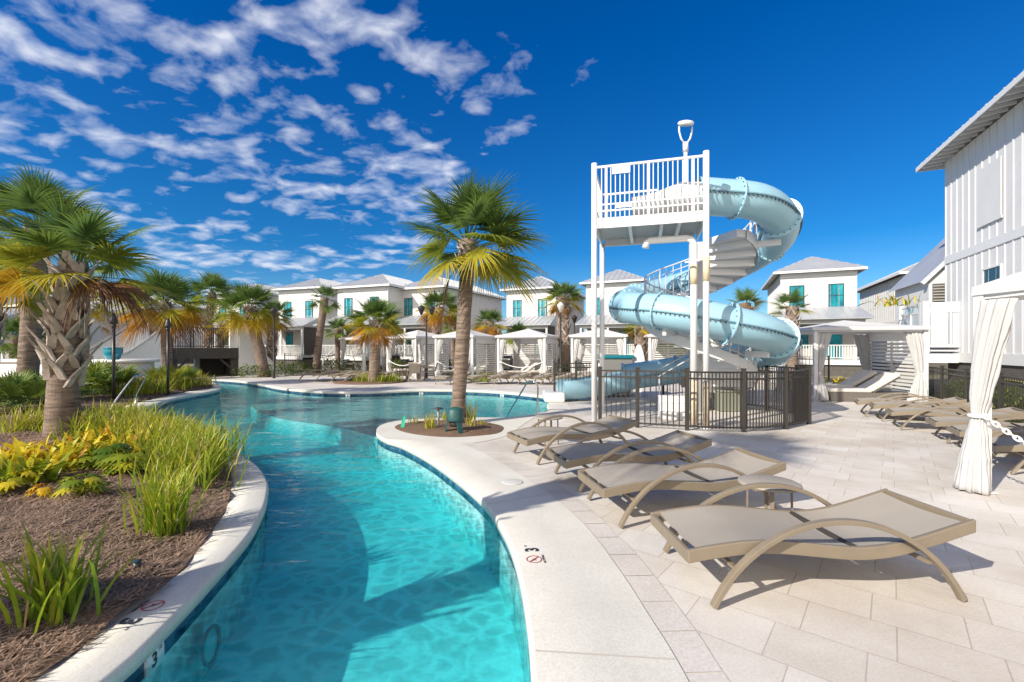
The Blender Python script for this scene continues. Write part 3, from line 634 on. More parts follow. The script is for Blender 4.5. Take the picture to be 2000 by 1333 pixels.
def cabana(label, loc, rz, w, d, h=2.28, screens=('back',), curtains=(0,1,2,3), chain=None, seed=1, group='white curtained cabanas', apex=.42, cw=.85, o=.14, coff=None):
    t = thing('cabana', label, 'cabana', loc, rz, group=group); ps = .11
    pc = [(0, 0), (w, 0), (w, d), (0, d)]
    for (x, y) in pc:
        mb = MB(); mb.box((x - ps/2, y - ps/2, 0), (x + ps/2, y + ps/2, h)); p = mk('post', mb, M_white, t, bevel=.006)
        mb = MB(); mb.box((x - .09, y - .09, 0.0), (x + .09, y + .09, .014)); mk('foot_plate', mb, M_white, p)
    for a, b in ((0,1),(1,2),(2,3),(3,0)):
        A, B = Vector((*pc[a], h - .07)), Vector((*pc[b], h - .07)); dd = (B-A).normalized() * (ps/2 + .002); mb = MB(); mb.bar(A + dd, B - dd, .07, .13); mk('beam', mb, M_white, t, bevel=.005)
    mb = MB(); zt = h + .015
    cor = [Vector((-o, -o, zt)), Vector((w + o, -o, zt)), Vector((w + o, d + o, zt)), Vector((-o, d + o, zt))]; ap = Vector((w/2, d/2, h + apex))
    for k in range(4):
        A, B = cor[k], cor[(k+1) % 4]
        rows = []
        for i in range(9):
            s = i / 8; sag = -.05 * math.sin(pi*s)
            rows.append([A.lerp(ap, s).lerp(B.lerp(ap, s), j/8) + Vector((0, 0, sag * (1 if 0 < i < 8 else 0) * (.4 + .6*math.sin(pi*j/8)))) for j in range(9)])
        mb.smooth = True; mb.loft(rows); mb.smooth = False
        out = (B - A).normalized().cross(Vector((0,0,1)))
        mb.loft([[A.lerp(B, j/12) + Vector((0,0,-.10)) + out*(.01 + .006*math.sin(j*2.2)) for j in range(13)], [A.lerp(B, j/12) for j in range(13)]])
    mk('canopy', mb, M_canvas, t)
    if 'back' in screens or 'right' in screens:
        for sname in screens:
            if sname == 'open': continue
            A, B = (Vector((0, d, 0)), Vector((w, d, 0))) if sname == 'back' else (Vector((w, d*.12, 0)), Vector((w, d, 0)))
            dd = (B-A).normalized(); A = A + dd*.06; B = B - dd*.06
            sc = MB()
            for k in range(15):
                z = .12 + k*.118; sc.bar(A + Vector((0,0,z)), B + Vector((0,0,z)), .022, .072)
            for q in (0.02, .5, .98): c = A.lerp(B, q); sc.bar(c + Vector((0,0,.05)) + Vector((dd.y, -dd.x, 0))*.03, c + Vector((0,0,1.85)) + Vector((dd.y, -dd.x, 0))*.03, .05, .035)
            mk('slat_screen', sc, M_white, t)
            mb = MB(); mb.loft([[A.lerp(B, j/10) + Vector((0,0,1.87)) for j in range(11)], [A.lerp(B, j/10) + Vector((0, .0, h - .14)) for j in range(11)]]); mk('privacy_panel', mb, M_canvas, t)
    for k in curtains:
        x, y = pc[k]; sx = 1 if x == 0 else -1; sy = 1 if y == 0 else -1
        co = coff or ((.26, .06), (.15, .06), (.10, .05))
        c = curtain_mb(*[(x + sx*q[0], y + sy*q[1]) for q in co], h - .15, seed*10 + k, cw); cu = mk('curtain', c, M_drape, t)
        mb = MB(); mb.lathe([(.085, .852), (.095, .87), (.085, .888)], (x + sx*co[2][0], y + sy*co[2][1], 0), 14); mk('tie_back', mb, M_rope, cu)
    return t
def rope_swag(label, a, b, sag, links=True):
    a = Vector(a); b = Vector(b); mb = MB(); n = max(10, int((b-a).length / .052)); pts = [a.lerp(b, k/n) + Vector((0,0,-sag*4*(k/n)*(1-k/n))) for k in range(n+1)]
    if links:
        for k in range(n):
            p, q = pts[k], pts[k+1]; d = (q-p); dn = d.normalized(); s_ = dn.cross(Vector((0,0,1))).normalized()
            if k % 2: s_ = (s_ + Vector((0,0,1))).normalized()
            else: s_ = (s_ - Vector((0,0,.8))).normalized()
            ring = [p + d*.5 + dn*(.042*math.cos(t_)) + s_*(.024*math.sin(t_)) for t_ in [2*pi*j/10 for j in range(11)]]
            mb.tube(ring, .0085, 5, caps=False)
    else: mb.tube(pts, .022, 6)
    return tag(mk('chain', mb, M_rope), label, 'chain')
# near right, only its far front corner in the frame; it opens towards the pool
CN = cabana('near white cabana at the right edge with a tied curtain on its corner post', (5.38, 5.27, .006), R(-90), 2.9, 2.9, h=2.33, screens=('open',), curtains=(0, 1), seed=3, apex=.85, cw=.74, o=.06, coff=((.21, -.03), (-.02, -.11), (.02, -.07)))
rope_swag('white plastic chain hanging from the near tied curtain post', (5.28, 5.16, .90), (5.33, 2.42, .92), .46)
cabana('large white cabana right of the slide, with two cushioned chaises inside', (9.38, 14.25, .006), R(-11), 2.95, 3.0, h=2.27, screens=('right',), curtains=(0, 1, 2, 3), seed=4, apex=.30, cw=1.1)
cab = [((-11.55, 31.2), -34, 2.4, 2.5, 'small white cabana farthest left, behind the dark loungers'), ((-7.25, 26.9), -36, 2.4, 2.5, 'white cabana beyond the patio table and its chairs'),
       ((-4.1, 24.9), -27, 2.3, 2.5, 'white cabana partly hidden by the leaning palm trunk'), ((-.72, 24.5), -20, 2.55, 2.5, 'white cabana with full slat back, right of the leaning palm trunk'),
       ((3.05, 23.4), -15, 2.6, 2.5, 'white cabana behind the two left tower columns'), ((6.75, 22.6), -12, 2.3, 2.5, 'white cabana seen under the blue slide tube'), ((9.9, 21.6), -12, 2.4, 2.4, 'white cabana behind the right turn of the slide')]
for k, (p, a, w, d, lab) in enumerate(cab): cabana(lab, (p[0], p[1], .006), R(a), w, d, screens=('back', 'right'), curtains=(0, 1, 2, 3), seed=20 + k)
rope_swag('white rope slung across the cabana behind the palm trunk', (-4.05, 24.85, .95), (-2.1, 23.85, .95), .32, False)
rope_swag('white rope slung across the cabana right of the palm trunk', (-.65, 24.45, .95), (1.6, 23.65, .95), .32, False)
rope_swag('white rope slung across the cabana by the patio table', (-7.2, 26.85, .95), (-5.3, 25.5, .95), .3, False)
def chaise(label, loc, rz, first=None):
    if first: return dup(first, loc, rz, label=label)
    t = thing('chaise', label, 'chaise', loc, rz, group='cushioned chaises in the cabanas')
    mb = MB(); mb.loft([[Vector((x, y, z)) for x, y in ((0, 0), (2.0, 0), (2.0, .75), (0, .75))] if z > .2 else [Vector((x, y, z)) for x, y in ((.06, .04), (1.94, .04), (1.94, .71), (.06, .71))] for z in (0, .28)], close=True); mk('base', mb, M_wicker, t, recalc=True)
    mb = MB(); mb.box((0.0, .01, .283), (1.2, .74, .40)); mk('seat_cushion', mb, M_cushion, t, bevel=.04)
    M = Matrix.Translation((1.21, 0, .30)) @ Matrix.Rotation(R(-33), 4, 'Y'); mb = MB(); mb.box((0, .01, 0), (.92, .74, .115), M); mk('back_cushion', mb, M_cushion, t, bevel=.04)
    M = Matrix.Translation((1.24, 0, .275)) @ Matrix.Rotation(R(-33), 4, 'Y'); mb = MB(); mb.box((0, .03, 0), (.88, .72, .02), M); mk('back_board', mb, M_wicker, t)
    return t
H0 = chaise('cream cushioned chaise in front inside the large white cabana', (9.75, 14.15, .006), R(-9))
chaise('cream cushioned chaise at the back inside the large white cabana', (10.2, 15.6, .006), R(-9), H0)
for (x, y, a, lab) in ((-6.6, 26.9, 40, 'cream chaise in the cabana beyond the patio table, left one'), (-5.6, 26.2, 42, 'cream chaise in the cabana beyond the patio table, right one'), (-3.6, 24.9, 50, 'cream chaise left of the palm trunk in its cabana'), (-2.4, 24.4, 52, 'cream chaise right of the palm trunk in its cabana'),
                       (-.2, 24.6, 30, 'cream chaise on the left in the slat backed cabana'), (1.0, 24.3, 40, 'cream chaise on the right in the slat backed cabana'), (3.6, 23.6, 40, 'cream chaise in the cabana behind the tower columns')):
    chaise(lab, (x, y, .006), R(a), H0)
# ---------------------------------------------------------------- water slide tower
M_wsteel = mat('white_steel', (0.72, 0.72, 0.72), 0.35, var=0.04, vscale=1.5)
M_rust = mat('rust_streak', (0.68, 0.56, 0.38), 0.6, var=0.25, vscale=5)
M_col = mat('shade_grey', (0.55, 0.55, 0.55), 0.5, var=0.06)  # shade of the white column put into the colour; plates and handrails share it
M_tube = mat('blue_fibreglass', (0.32, 0.54, 0.64), 0.36, var=0.06, vscale=1.0, coat=0.08)
M_flange = mat('fibreglass_flange', (0.36, 0.58, 0.68), 0.35)
M_bolt = mat('dark_bolt', (0.10, 0.15, 0.19), 0.5)
M_grate = mat('steel_grating', (0.40, 0.40, 0.40), 0.5, var=0.15, vscale=60, bump=0.5, bscale=120)
M_black = mat('black_metal', (0.040, 0.035, 0.031), 0.4, bump=0.04, bscale=100)
M_steel = mat('stainless', (0.55, 0.54, 0.52), 0.22, 1.0)
SC = Vector((4.91, 12.15, 0)); SRad = 1.89; TR = 0.405
ST = thing('water_slide', 'white steel slide tower with spiral stair and enclosed pale blue spiral tube', 'water slide', SC)
def sp(deg, z, r=SRad): return SC + Vector((r*math.cos(R(deg)), r*math.sin(R(deg)), z))
path = [Vector((3.75, 10.32, 5.08)), Vector((4.45, 10.28, 5.02)), sp(-72, 4.93), sp(-45, 4.74), sp(-20, 4.55), sp(0, 4.37), sp(30, 4.08), sp(60, 3.78), sp(90, 3.46), sp(120, 3.2), sp(150, 2.94), sp(180, 2.74), sp(202, 2.62), sp(225, 2.5), sp(250, 2.33), sp(270, 2.17), sp(292, 2.02), sp(315, 1.86), sp(340, 1.73), sp(360, 1.60), sp(390, 1.38), sp(420, 1.16), sp(445, .98), Vector((3.9, 14.28, .80)), Vector((2.9, 14.4, .62)), Vector((2.1, 14.4, .50)), Vector((1.5, 14.3, .46))]
fine = resample(catmull(path, 10), 260)
def frame(k):
    d = (fine[min(k+1, 259)] - fine[max(k-1, 0)]).normalized(); s_ = d.cross(Vector((0,0,1))).normalized(); u = s_.cross(d); return d, s_, u
def ring_at(k, r, n=28, a0=0, a1=2*pi): 
    d, s_, u = frame(k); c = fine[k]; return [c + s_*(r*math.cos(a0 + (a1-a0)*j/n)) + u*(r*math.sin(a0 + (a1-a0)*j/n)) for j in range(n if abs(a1-a0-2*pi) < 1e-6 else n+1)]
marks = [14, 31, 48, 65, 82, 99, 116, 133, 150, 167, 184, 201, 218]
OPEN = 236
for a, b in zip([4] + marks, marks + [OPEN]):
    mb = MB(); mb.smooth = True
    ks = list(range(a, b + 1, 2)); ks = ks if ks[-1] == b else ks + [b]
    mb.loft([ring_at(k, TR, 30) for k in ks], close=True, caps=False); mb.loft([ring_at(k, TR - .012, 30)[::-1] for k in ks], close=True, caps=False)
    tsm = mb; d, s_, u = frame(b); mb = MB()
    big_ = b in (31, 150, 167)
    ro = TR + (.085 if big_ else .055)
    A = [p - d*.016 for p in ring_at(b, ro, 36)]; B = [p + d*.016 for p in ring_at(b, ro, 36)]; C_ = [p + d*.016 for p in ring_at(b, TR - .014, 36)]; D_ = [p - d*.016 for p in ring_at(b, TR - .014, 36)]
    mb.loft([D_, A, B, C_], close=True, caps=False)
    flm = mb; mb = tsm; mb.cur = 1; mb.smooth = False
    for j in range(20):
        aa = 2*pi*j/20; c = fine[b] + s_*((TR+.03)*math.cos(aa)) + u*((TR+.03)*math.sin(aa)); r_ = (s_*math.cos(aa) + u*math.sin(aa)).normalized()
        mb.bar(c - d*.036, c + d*.036, .022, .022, r_)
    # bolted seam along both sides of the section
    for sgn in (1, -1):
        for k in range(a + 1, b - 1, 1):
            dk, sk, uk = frame(k); o_ = sk*sgn
            p = fine[k] + o_*(TR + .012) + uk*-.03
            mb.bar(p - dk*.012, p + dk*.012, .05, .05, uk)
    mb.cur = 2
    for sgn in (1, -1):
        rows = []
        for k in ks:
            dk, sk, uk = frame(k); o_ = sk*sgn; c = fine[k] + o_*TR
            rows.append([c - o_*.02 + uk*.014, c + o_*.045 + uk*.014, c + o_*.045 - uk*.014, c - o_*.02 - uk*.014])
        mb.loft(rows, close=True)
    ts = mk('tube_section', mb, [M_tube, M_bolt, mat('seam_blue', (0.16, 0.30, 0.38), 0.5)], ST, world=True)
    mk('flange', flm, M_flange, ts, world=True)
# open run-out flume at the foot
mb = MB(); mb.smooth = True; ks = list(range(OPEN, 260, 2)) + [259]
mb.loft([ring_at(k, TR + .02, 18, R(155), R(385)) for k in ks]); mb.loft([ring_at(k, TR + .035, 18, R(155), R(385))[::-1] for k in ks]); mk('runout_flume', mb, M_tube, ST, world=True)
mb = MB(); mb.box((.98, 13.85, .006), (1.6, 14.85, .30)); mk('runout_foot', mb, M_white, ST, world=True, bevel=.05)
# columns: front left, back left, front right (all round steel pipe)
e1 = Vector((.96, -.28, 0)); e2 = Vector((.28, .96, 0)); A0 = Vector((1.79, 10.03, 0)); B0 = A0 + e1*2.26; D0 = A0 + e2*1.86; C0_ = B0 + e2*1.86
for p, top in ((A0, 5.66), (B0, 5.66), (D0, 4.32)):
    mb = MB(); mb.tube([p + Vector((0,0,.0)), p + Vector((0,0,top))], .062, 16); c = mk('leg', mb, M_wsteel, ST, world=True)
    mb = MB(); mb.lathe([(.0, 0), (.13, 0), (.13, .02), (0, .021)], p + Vector((0,0,.004)), 4); mk('base_plate', mb, M_wsteel, c, world=True)
    if p is B0:
        for z0, z1 in ((.03, .95), (3.0, 3.5)): mb = MB(); mb.tube([p + Vector((0,0,z0)), p + Vector((0,0,z1))], .0635, 16); mk('rust_stain', mb, M_rust, c, world=True)
mb = MB(); mb.tube([SC, SC + Vector((0,0,4.4))], .23, 24); mk('centre_column', mb, M_col, ST, world=True)
# platform
PZ = 4.45; mb = MB(); mb.box((0,0,PZ-.04), (2.26, 1.86, PZ), Matrix.Translation(A0) @ Matrix.Rotation(math.atan2(e1.y, e1.x), 4, 'Z')); mk('platform_grating', mb, M_grate, ST, world=True)
for a, b in ((A0, B0), (D0, C0_), (A0, D0), (B0, C0_)):
    mb = MB(); d = (b-a).normalized(); mb.bar(a + d*.065 + Vector((0,0,PZ-.10)), b - d*.065 + Vector((0,0,PZ-.10)), .03, .22); mk('edge_beam', mb, M_wsteel, ST, world=True)
for q in (.33, .62, .78):
    mb = MB(); a = A0.lerp(B0, q); b = D0.lerp(C0_, q); d = (b-a).normalized(); mb.bar(a + d*.02 + Vector((0,0,PZ-.115)), b - d*.02 + Vector((0,0,PZ-.115)), .07, .14); mk('floor_beam', mb, M_wsteel, ST, world=True)
for p, dr in ((A0, 1), (B0, -1)):
    mb = MB()
    c = p + e1*(.13*dr) + Vector((0,0,PZ-.1)) - e2*.018
    mb.bar(c - e1*.07, c + e1*.07, .008, .21)
    for i in (-1, 1):
        for j in (-1, 1): q = c + e1*(.04*i) + Vector((0,0,.06*j)) - e2*.004; mb.bar(q, q - e2*.014, .022, .022)
    mk('bolt_plate', mb, M_col, ST, world=True)
def rail_panel(a, b, z0, hh, npk, mid=True, kick=True, posts=2):
    mb = MB(); a = Vector(a); b = Vector(b); Z = lambda z: Vector((0,0,z))
    mb.bar(a + Z(z0+hh), b + Z(z0+hh), .045, .045)
    mb.bar(a + Z(z0+.16), b + Z(z0+.16), .035, .035)
    if kick: mb.bar(a + Z(z0+.30), b + Z(z0+.30), .03, .03)
    for k in range(1, npk):
        c = a.lerp(b, k/npk); mb.bar(c + Z(z0+.02), c + Z(z0+hh-.022), .018, .018)
    for k in range(posts):
        c = a.lerp(b, .09 + .82*k/(posts-1)); mb.bar(c + Z(z0), c + Z(z0+hh-.02), .05, .05)
    return mb
mk('railing', rail_panel(A0 + e1*.06, B0 - e1*.06, PZ, 1.12, 22, posts=3), M_wsteel, ST, world=True)
mk('railing', rail_panel(A0 + e2*.06, D0 - e2*.03, PZ, 1.12, 17), M_wsteel, ST, world=True)
mk('railing', rail_panel(D0, C0_ - e1*.9, PZ, 1.12, 12), M_wsteel, ST, world=True)
mb = MB(); mb.box((.38, -.035, PZ+.93), (.76, -.027, PZ+1.08), Matrix.Translation(A0) @ Matrix.Rotation(math.atan2(e1.y, e1.x), 4, 'Z')); mk('sign_plate', mb, mat('sign_white', (0.74, 0.70, 0.68), .5), ST, world=True)
mb = MB(); mb.box((.46, -.035, PZ+.20), (.80, -.027, PZ+.29), Matrix.Translation(A0) @ Matrix.Rotation(math.atan2(e1.y, e1.x), 4, 'Z')); mk('sign_plate', mb, mat('sign_white', (0.74, 0.70, 0.68), .5), ST, world=True)
# start tub: open scoop in front of the tube mouth
mb = MB(); mb.smooth = True; st = [Vector((2.75, 10.55, 4.97)), Vector((3.2, 10.45, 5.0)), Vector((3.75, 10.32, 5.06)), Vector((4.2, 10.29, 5.05))]
rows = []
for k, p in enumerate(st):
    rad = (.30, .36, .41, .42)[k]; a1 = R(8 if k < 2 else 25); rows.append([p + e2*(-rad*math.cos(-pi - a1 + (pi + 2*a1)*j/16)) + Vector((0,0,rad*math.sin(-pi - a1 + (pi + 2*a1)*j/16) + (0,.0,0,0)[k])) for j in range(17)])
mb.loft(rows); mb.loft([[q + Vector((0,0,-.012)) for q in r][::-1] for r in rows]); mk('start_tub', mb, M_wsteel, ST, world=True)
# water supply pipe with elbow
px_ = P(1355, 465, 9.85); el = [Vector((px_.x, px_.y, .02)), Vector((px_.x, px_.y, px_.z - .14)), Vector((px_.x - .04, px_.y + .01, px_.z - .04)), Vector((px_.x - .14, px_.y + .04, px_.z)), Vector((px_.x - .86, px_.y + .26, px_.z)), Vector((px_.x - .93, px_.y + .28, px_.z - .04)), Vector((px_.x - .95, px_.y + .29, px_.z - .16))]
mb = MB(); mb.tube(el, .075, 14); pp = mk('supply_pipe', mb, mat('white_pvc', (0.78, 0.775, 0.76), .35), ST, world=True)
for z0, z1 in ((3.0, 3.42), (.03, .95)): mb = MB(); mb.tube([Vector((px_.x, px_.y, z0)), Vector((px_.x, px_.y, z1))], .077, 14); mk('rust_stain', mb, M_rust, pp, world=True)
mb = MB(); mb.bar(Vector((px_.x - .22, px_.y - .10, 3.46)), Vector((B0.x + .16, B0.y - .08, 3.50)), .03, .03); mk('pipe_bracket', mb, M_wsteel, ST, world=True)
# spiral stair
N_ST = 25; RI, RO = .24, 1.36
TH0, TH1 = 438.0, -62.0
def st_at(t): return TH0 + (TH1 - TH0)*t, .12 + (PZ - .12)*t
for k in range(N_ST):
    th, z = st_at((k + 1) / N_ST); half = 11.5
    mb = MB(); P_ = lambda r, a, zz: SC + Vector((r*math.cos(R(a)), r*math.sin(R(a)), zz))
    top = [P_(RI, th-half, z), P_(RO, th-half, z), P_(RO*1.0, th, z), P_(RO, th+half, z), P_(RI, th+half, z)]
    bot = [p - Vector((0,0,.17)) for p in top]
    mb.loft([bot, top], close=True); s_ = mk('step', mb, M_wsteel, ST, world=True, recalc=True)
mb = MB(); n = N_ST*2; hr = [[], [], []]
for k in range(3, n - 1):
    th, z = st_at(k / n); c = SC + Vector((RO*math.cos(R(th)), RO*math.sin(R(th)), z)); mb.bar(c + Vector((0,0,-.12)), c + Vector((0,0,1.0)), .02 if k % 4 else .04, .02 if k % 4 else .04)
    for j, hh in enumerate((1.02, .84, .12)): hr[j].append(c + Vector((0,0,hh)))
for j in range(3): mb.tube(hr[j], .022 if j == 0 else .014, 6)
mk('stair_railing', mb, M_wsteel, ST, world=True)
mb = MB(); rows = []
for k in range(n + 1):
    th, z = st_at(k / n); c = Vector((RO*1.012*math.cos(R(th)), RO*1.012*math.sin(R(th)), 0)) + SC; rows.append([c + Vector((0,0,z-.22)), c + Vector((0,0,z+.03))])
mb.loft(rows); mb.loft([[q*1 for q in r][::-1] for r in [[v + (v-SC).normalized()*0 + Vector(((v.x-SC.x)*.012, (v.y-SC.y)*.012, 0)) for v in r] for r in rows]]); mk('stair_stringer', mb, M_wsteel, ST, world=True)
# support arms from the centre column and a ground strut
for deg, z in ((-35, 4.2), (60, 3.28), (150, 2.45), (225, 2.02), (300, 1.5), (400, .85)):
    mb = MB(); a = SC + Vector((0,0,z)); b = sp(deg, z); mb.bar(a, b, .09, .15); mk('support_arm', mb, M_wsteel, ST, world=True)
# ladder-like access flight and pale apron plate below the tube
for s in (-1, 1):
    mb = MB(); mb.tube([Vector((3.9, 12.6 + s*.4, .9)), Vector((4.9, 11.6 + s*.3, 1.7))], .02, 6); mb.tube([Vector((3.9, 12.6 + s*.4, .0)), Vector((3.9, 12.6 + s*.4, .9))], .02, 6); mk('handrail', mb, M_col, ST, world=True)
# lamp on the platform
lp = P(1339, 385, 11.0)
LT = thing('lamp_post', 'slim white ring-headed lamp on top of the slide tower', 'lamp', (lp.x, lp.y, PZ))
hz = 7.05 - PZ
mb = MB(); mb.tube([(0,0,0), (0,0,hz-.62)], .045, 12); mk('pole', mb, M_wsteel, LT)
mb = MB(); mb.tube([(0,0,hz-.72), (0,0,hz-.50)], .065, 12); mk('collar', mb, M_wsteel, LT)
mb = MB()
for s in (-1, 1): mb.tube([(s*.03, 0, hz-.52), (s*.11, 0, hz-.40), (s*.15, 0, hz-.24), (s*.155, 0, hz-.12)], .022, 8)
mk('yoke', mb, M_wsteel, LT)
mb = MB(); Mh = Matrix.Translation((0,0,hz-.09)) @ Matrix.Rotation(R(20), 4, 'X'); h_ = MB(); h_.lathe([(0, -.01), (.14, -.01), (.175, .01), (.19, .05), (.16, .09), (.06, .115), (0, .12)], n=28); mb.add(h_, Mh); hd = mk('lamp_head', mb, M_wsteel, LT)
mb = MB(); h_ = MB(); h_.lathe([(0, -.022), (.12, -.018), (.13, -.012), (0,-.011)], n=24); mb.add(h_, Mh); mk('lens', mb, mat('lens_glass', (0.45, 0.44, 0.40), .15), hd)

# ---------------------------------------------------------------- black picket fences
def fence_panel(a, b, hh=1.2, gap=.105, pk=.018):
    mb = MB(); a = Vector(a); b = Vector(b); L = (b-a).length; n = max(2, round(L/gap)); d = (b-a).normalized()
    for z in (.09, hh-.16, hh-.03): mb.bar(a + Vector((0,0,z)), b + Vector((0,0,z)), .028, .035)
    for k in range(1, n): c = a.lerp(b, k/n); mb.bar(c + Vector((0,0,.06)), c + Vector((0,0,hh-.03)), pk, pk)
    return mb
def fence(name, label, pts, hh=1.2, gap=.105, gates=(), curve=(), pk=.018, mats=None):
    t = thing(name, label, 'fence', pts[0]); mtl = mats or M_black
    for k, p in enumerate(pts):
        mb = MB(); p = Vector(p); mb.box((p.x-.032, p.y-.032, .0), (p.x+.032, p.y+.032, hh+.03)); po = mk('post', mb, mtl, t, world=True)
        mb = MB(); mb.box((p.x-.038, p.y-.038, hh+.03), (p.x+.038, p.y+.038, hh+.05)); mk('post_cap', mb, mtl, po, world=True)
    for k, (a, b) in enumerate(zip(pts, pts[1:])):
        a, b = Vector(a), Vector(b); d = (b-a).normalized()*.035
        o = mk('gate' if k in gates else 'panel', fence_panel(a + d, b - d, hh - (.02 if k in gates else 0), gap, pk), mtl, t, world=True)
        if k in gates:
            mb = MB(); c = b - d*2; mb.bar(c + Vector((0,0,.9)), c + Vector((0,0,1.05)), .06, .05); mk('latch', mb, mtl, o, world=True)
    return t
fa = [G(1172,831), G(1245,835.5), G(1342,841)]
curve = catmull([G(1342,841), G(1385,843.5), G(1440,844.5), G(1492,843), G(1540,838), G(1580,829)], 6)
cv = resample(curve, 13)
ft = fence('picket_fence', 'black picket fence with a gate curving round the foot of the slide tower', fa + [cv[6], cv[12]], gates=(1,)) if False else None
t = thing('picket_fence', 'black picket fence with a gate curving round the foot of the slide tower', 'fence', (3.5, 9.2, .006))
allp = fa + [cv[k] for k in (4, 8, 12)] + [Vector((6.75, 10.9, 0)), Vector((6.75, 12.2, 0)), Vector((6.2, 13.5, 0)), Vector((4.9, 14.95, 0))]
for p in allp:
    mb = MB(); mb.box((p.x-.034, p.y-.034, 0), (p.x+.034, p.y+.034, 1.23)); po = mk('post', mb, M_black, t, world=True)
    mb = MB(); mb.box((p.x-.042, p.y-.042, 1.23), (p.x+.042, p.y+.042, 1.25)); mk('post_cap', mb, M_black, po, world=True)
for k in range(len(allp) - 1):
    a, b = allp[k], allp[k+1]; d = (b-a).normalized()*.036
    if 2 <= k <= 4:                                     # bowed panels
        i0 = (k-2)*4; seg = catmull(cv[i0:i0+5], 4); seg = resample(seg, 17); mb = MB()
        for z in (.09, 1.04, 1.17): mb.tube([q + Vector((0,0,z)) for q in seg], .018, 4)
        for q in seg[1:-1]: mb.bar(q + Vector((0,0,.06)), q + Vector((0,0,1.17)), .019, .019)
        mk('panel', mb, M_black, t, world=True)
    else:
        o = mk('gate' if k == 1 else 'panel', fence_panel(a + d, b - d, 1.2), M_black, t, world=True)
        if k == 1:
            mb = MB(); c = b - d*2; mb.bar(c + Vector((0,0,.86)), c + Vector((0,0,1.08)), .07, .06); mb.bar(a + d + Vector((0,0,.9)), a + d + Vector((0,0,1.02)), .06, .05); mk('latch', mb, M_black, o, world=True)
fence('picket_fence', 'short black picket fence between the pool end and the slide run-out', [Vector((1.32, 14.0, .006)), Vector((2.05, 13.95, .006)), Vector((2.75, 13.9, .006))] if False else [G(1083, 784), G(1125, 783), G(1166, 782)])
# equipment inside the fence
eb = thing('equipment_box', 'grey-green utility box on the ground under the slide', 'box', (5.6, 12.0, .006))
q = G(1420, 803); eb.location = (q.x, q.y, .006)
mb = MB(); mb.box((-.26, -.22, .0), (.26, .22, .50)); mk('body', mb, mat('utility_green', (0.21, 0.22, 0.17), .6, var=.1), eb, bevel=.02)
mb = MB(); mb.box((-.28, -.24, .503), (.28, .24, .55)); mk('lid', mb, mat('utility_green2', (0.24, 0.25, 0.20), .6, var=.1), eb, bevel=.012)
q = G(1312, 818); sb_ = thing('step_block', 'white stepped concrete block at the foot of the spiral stair', 'steps', (q.x, q.y, .006), R(-10))
for k in range(3):
    mb = MB(); mb.box((-.26, -.25 + .2*k, .0 + (.17*k if k else 0)), (.34, .36, .17 + .17*k - .002)); mk('step', mb, M_white, sb_, bevel=.01)
# pale board shaped like a surfboard behind the fence, and the teal bin beside it
q = Vector((1248, 0, 0)); sx = P(1248, 680, 15.5)
sbm = MB(); out_ = []
for k in range(41):
    a = k/40; w_ = .215 * (math.sin(pi*min(1, max(0, .04 + .92*a)))**.62) ; out_.append((w_, a*1.75))
pl = [(w, z) for w, z in out_] + [(-w, z) for w, z in out_[::-1]]
sbm.loft([[Vector((x, -.03, z)) for x, z in pl], [Vector((x, .03, z)) for x, z in pl]], close=True)
so = mk('surfboard', sbm, mat('board_white', (0.74, 0.73, 0.72), .35), recalc=True, bevel=.02); so.location = (sx.x, sx.y, .006); so.rotation_euler = (R(-3), 0, R(-15)); tag(so, 'pale grey surfboard standing upright behind the slide gate', 'surfboard')
hb = thing('towel_bin', 'teal lidded towel bin behind the slide gate, left of the surfboard', 'bin', (sx.x - .7, sx.y + .3, .006))
mb = MB(); mb.box((-.5, -.3, .02), (.5, .3, 1.28)); mk('body', mb, mat('bin_grey', (.25,.24,.22), .6), hb, bevel=.02)
mb = MB(); mb.box((-.54, -.34, 1.283), (.54, .34, 1.40)); mk('lid', mb, mat('teal_paint', (0.01, 0.20, 0.24), .45), hb, bevel=.02)

# ---------------------------------------------------------------- pool fittings
def tube_thing(name, label, cat, pts, r, m_, feet=()):
    t = thing(name, label, cat, Vector(pts[0])); mb = MB(); mb.tube(catmull(pts, 5), r, 10); mk('rail', mb, m_, t, world=True)
    for f in feet: mb = MB(); mb.lathe([(0, 0), (.05, 0), (.05, .012), (.03, .022), (0, .022)], Vector(f), 14); mk('escutcheon', mb, m_, t, world=True)
    return t
a = G(990, 812); b = G(1050, 815); top = .87
for dx, lab in ((0, 'stainless steel pool handrail beside the palm island'),):
    tube_thing('pool_handrail', lab, 'handrail', [(a.x+.0, a.y+.9, -.35), (a.x + .02, a.y + .8, -.1), (a.x + .42, a.y + .45, .62), (a.x + .52, a.y + .3, .80), (b.x - .12, b.y + .05, .84), (b.x, b.y, .76), (b.x, b.y, .4), (b.x, b.y, .006)], .021, M_steel, [(b.x, b.y, .007)])
a = G(258, 800); b = G(212, 806)
tube_thing('grab_rail', 'arched stainless grab rail on the left bank among the grasses', 'handrail', [(b.x, b.y, 0), (b.x + .1, b.y + .1, .3), (b.x + .42, b.y + .25, .86), (b.x + .62, b.y + .2, .92), (b.x + .80, b.y + .15, .86), (a.x + .12, a.y, .4), (a.x + .1, a.y - .05, .12), (a.x - .2, a.y - .2, .01)], .022, M_steel)
q = G(1001, 943); mb = MB(); mb.lathe([(0, .0065), (.125, .0065), (.128, .009), (.12, .011), (0, .0125)], n=28); o = mk('skimmer_lid', mb, mat('lid_plastic', (0.60, 0.59, 0.55), .5)); o.location = (q.x, q.y, .002); tag(o, 'round cream skimmer lid set in the pool coping', 'lid')
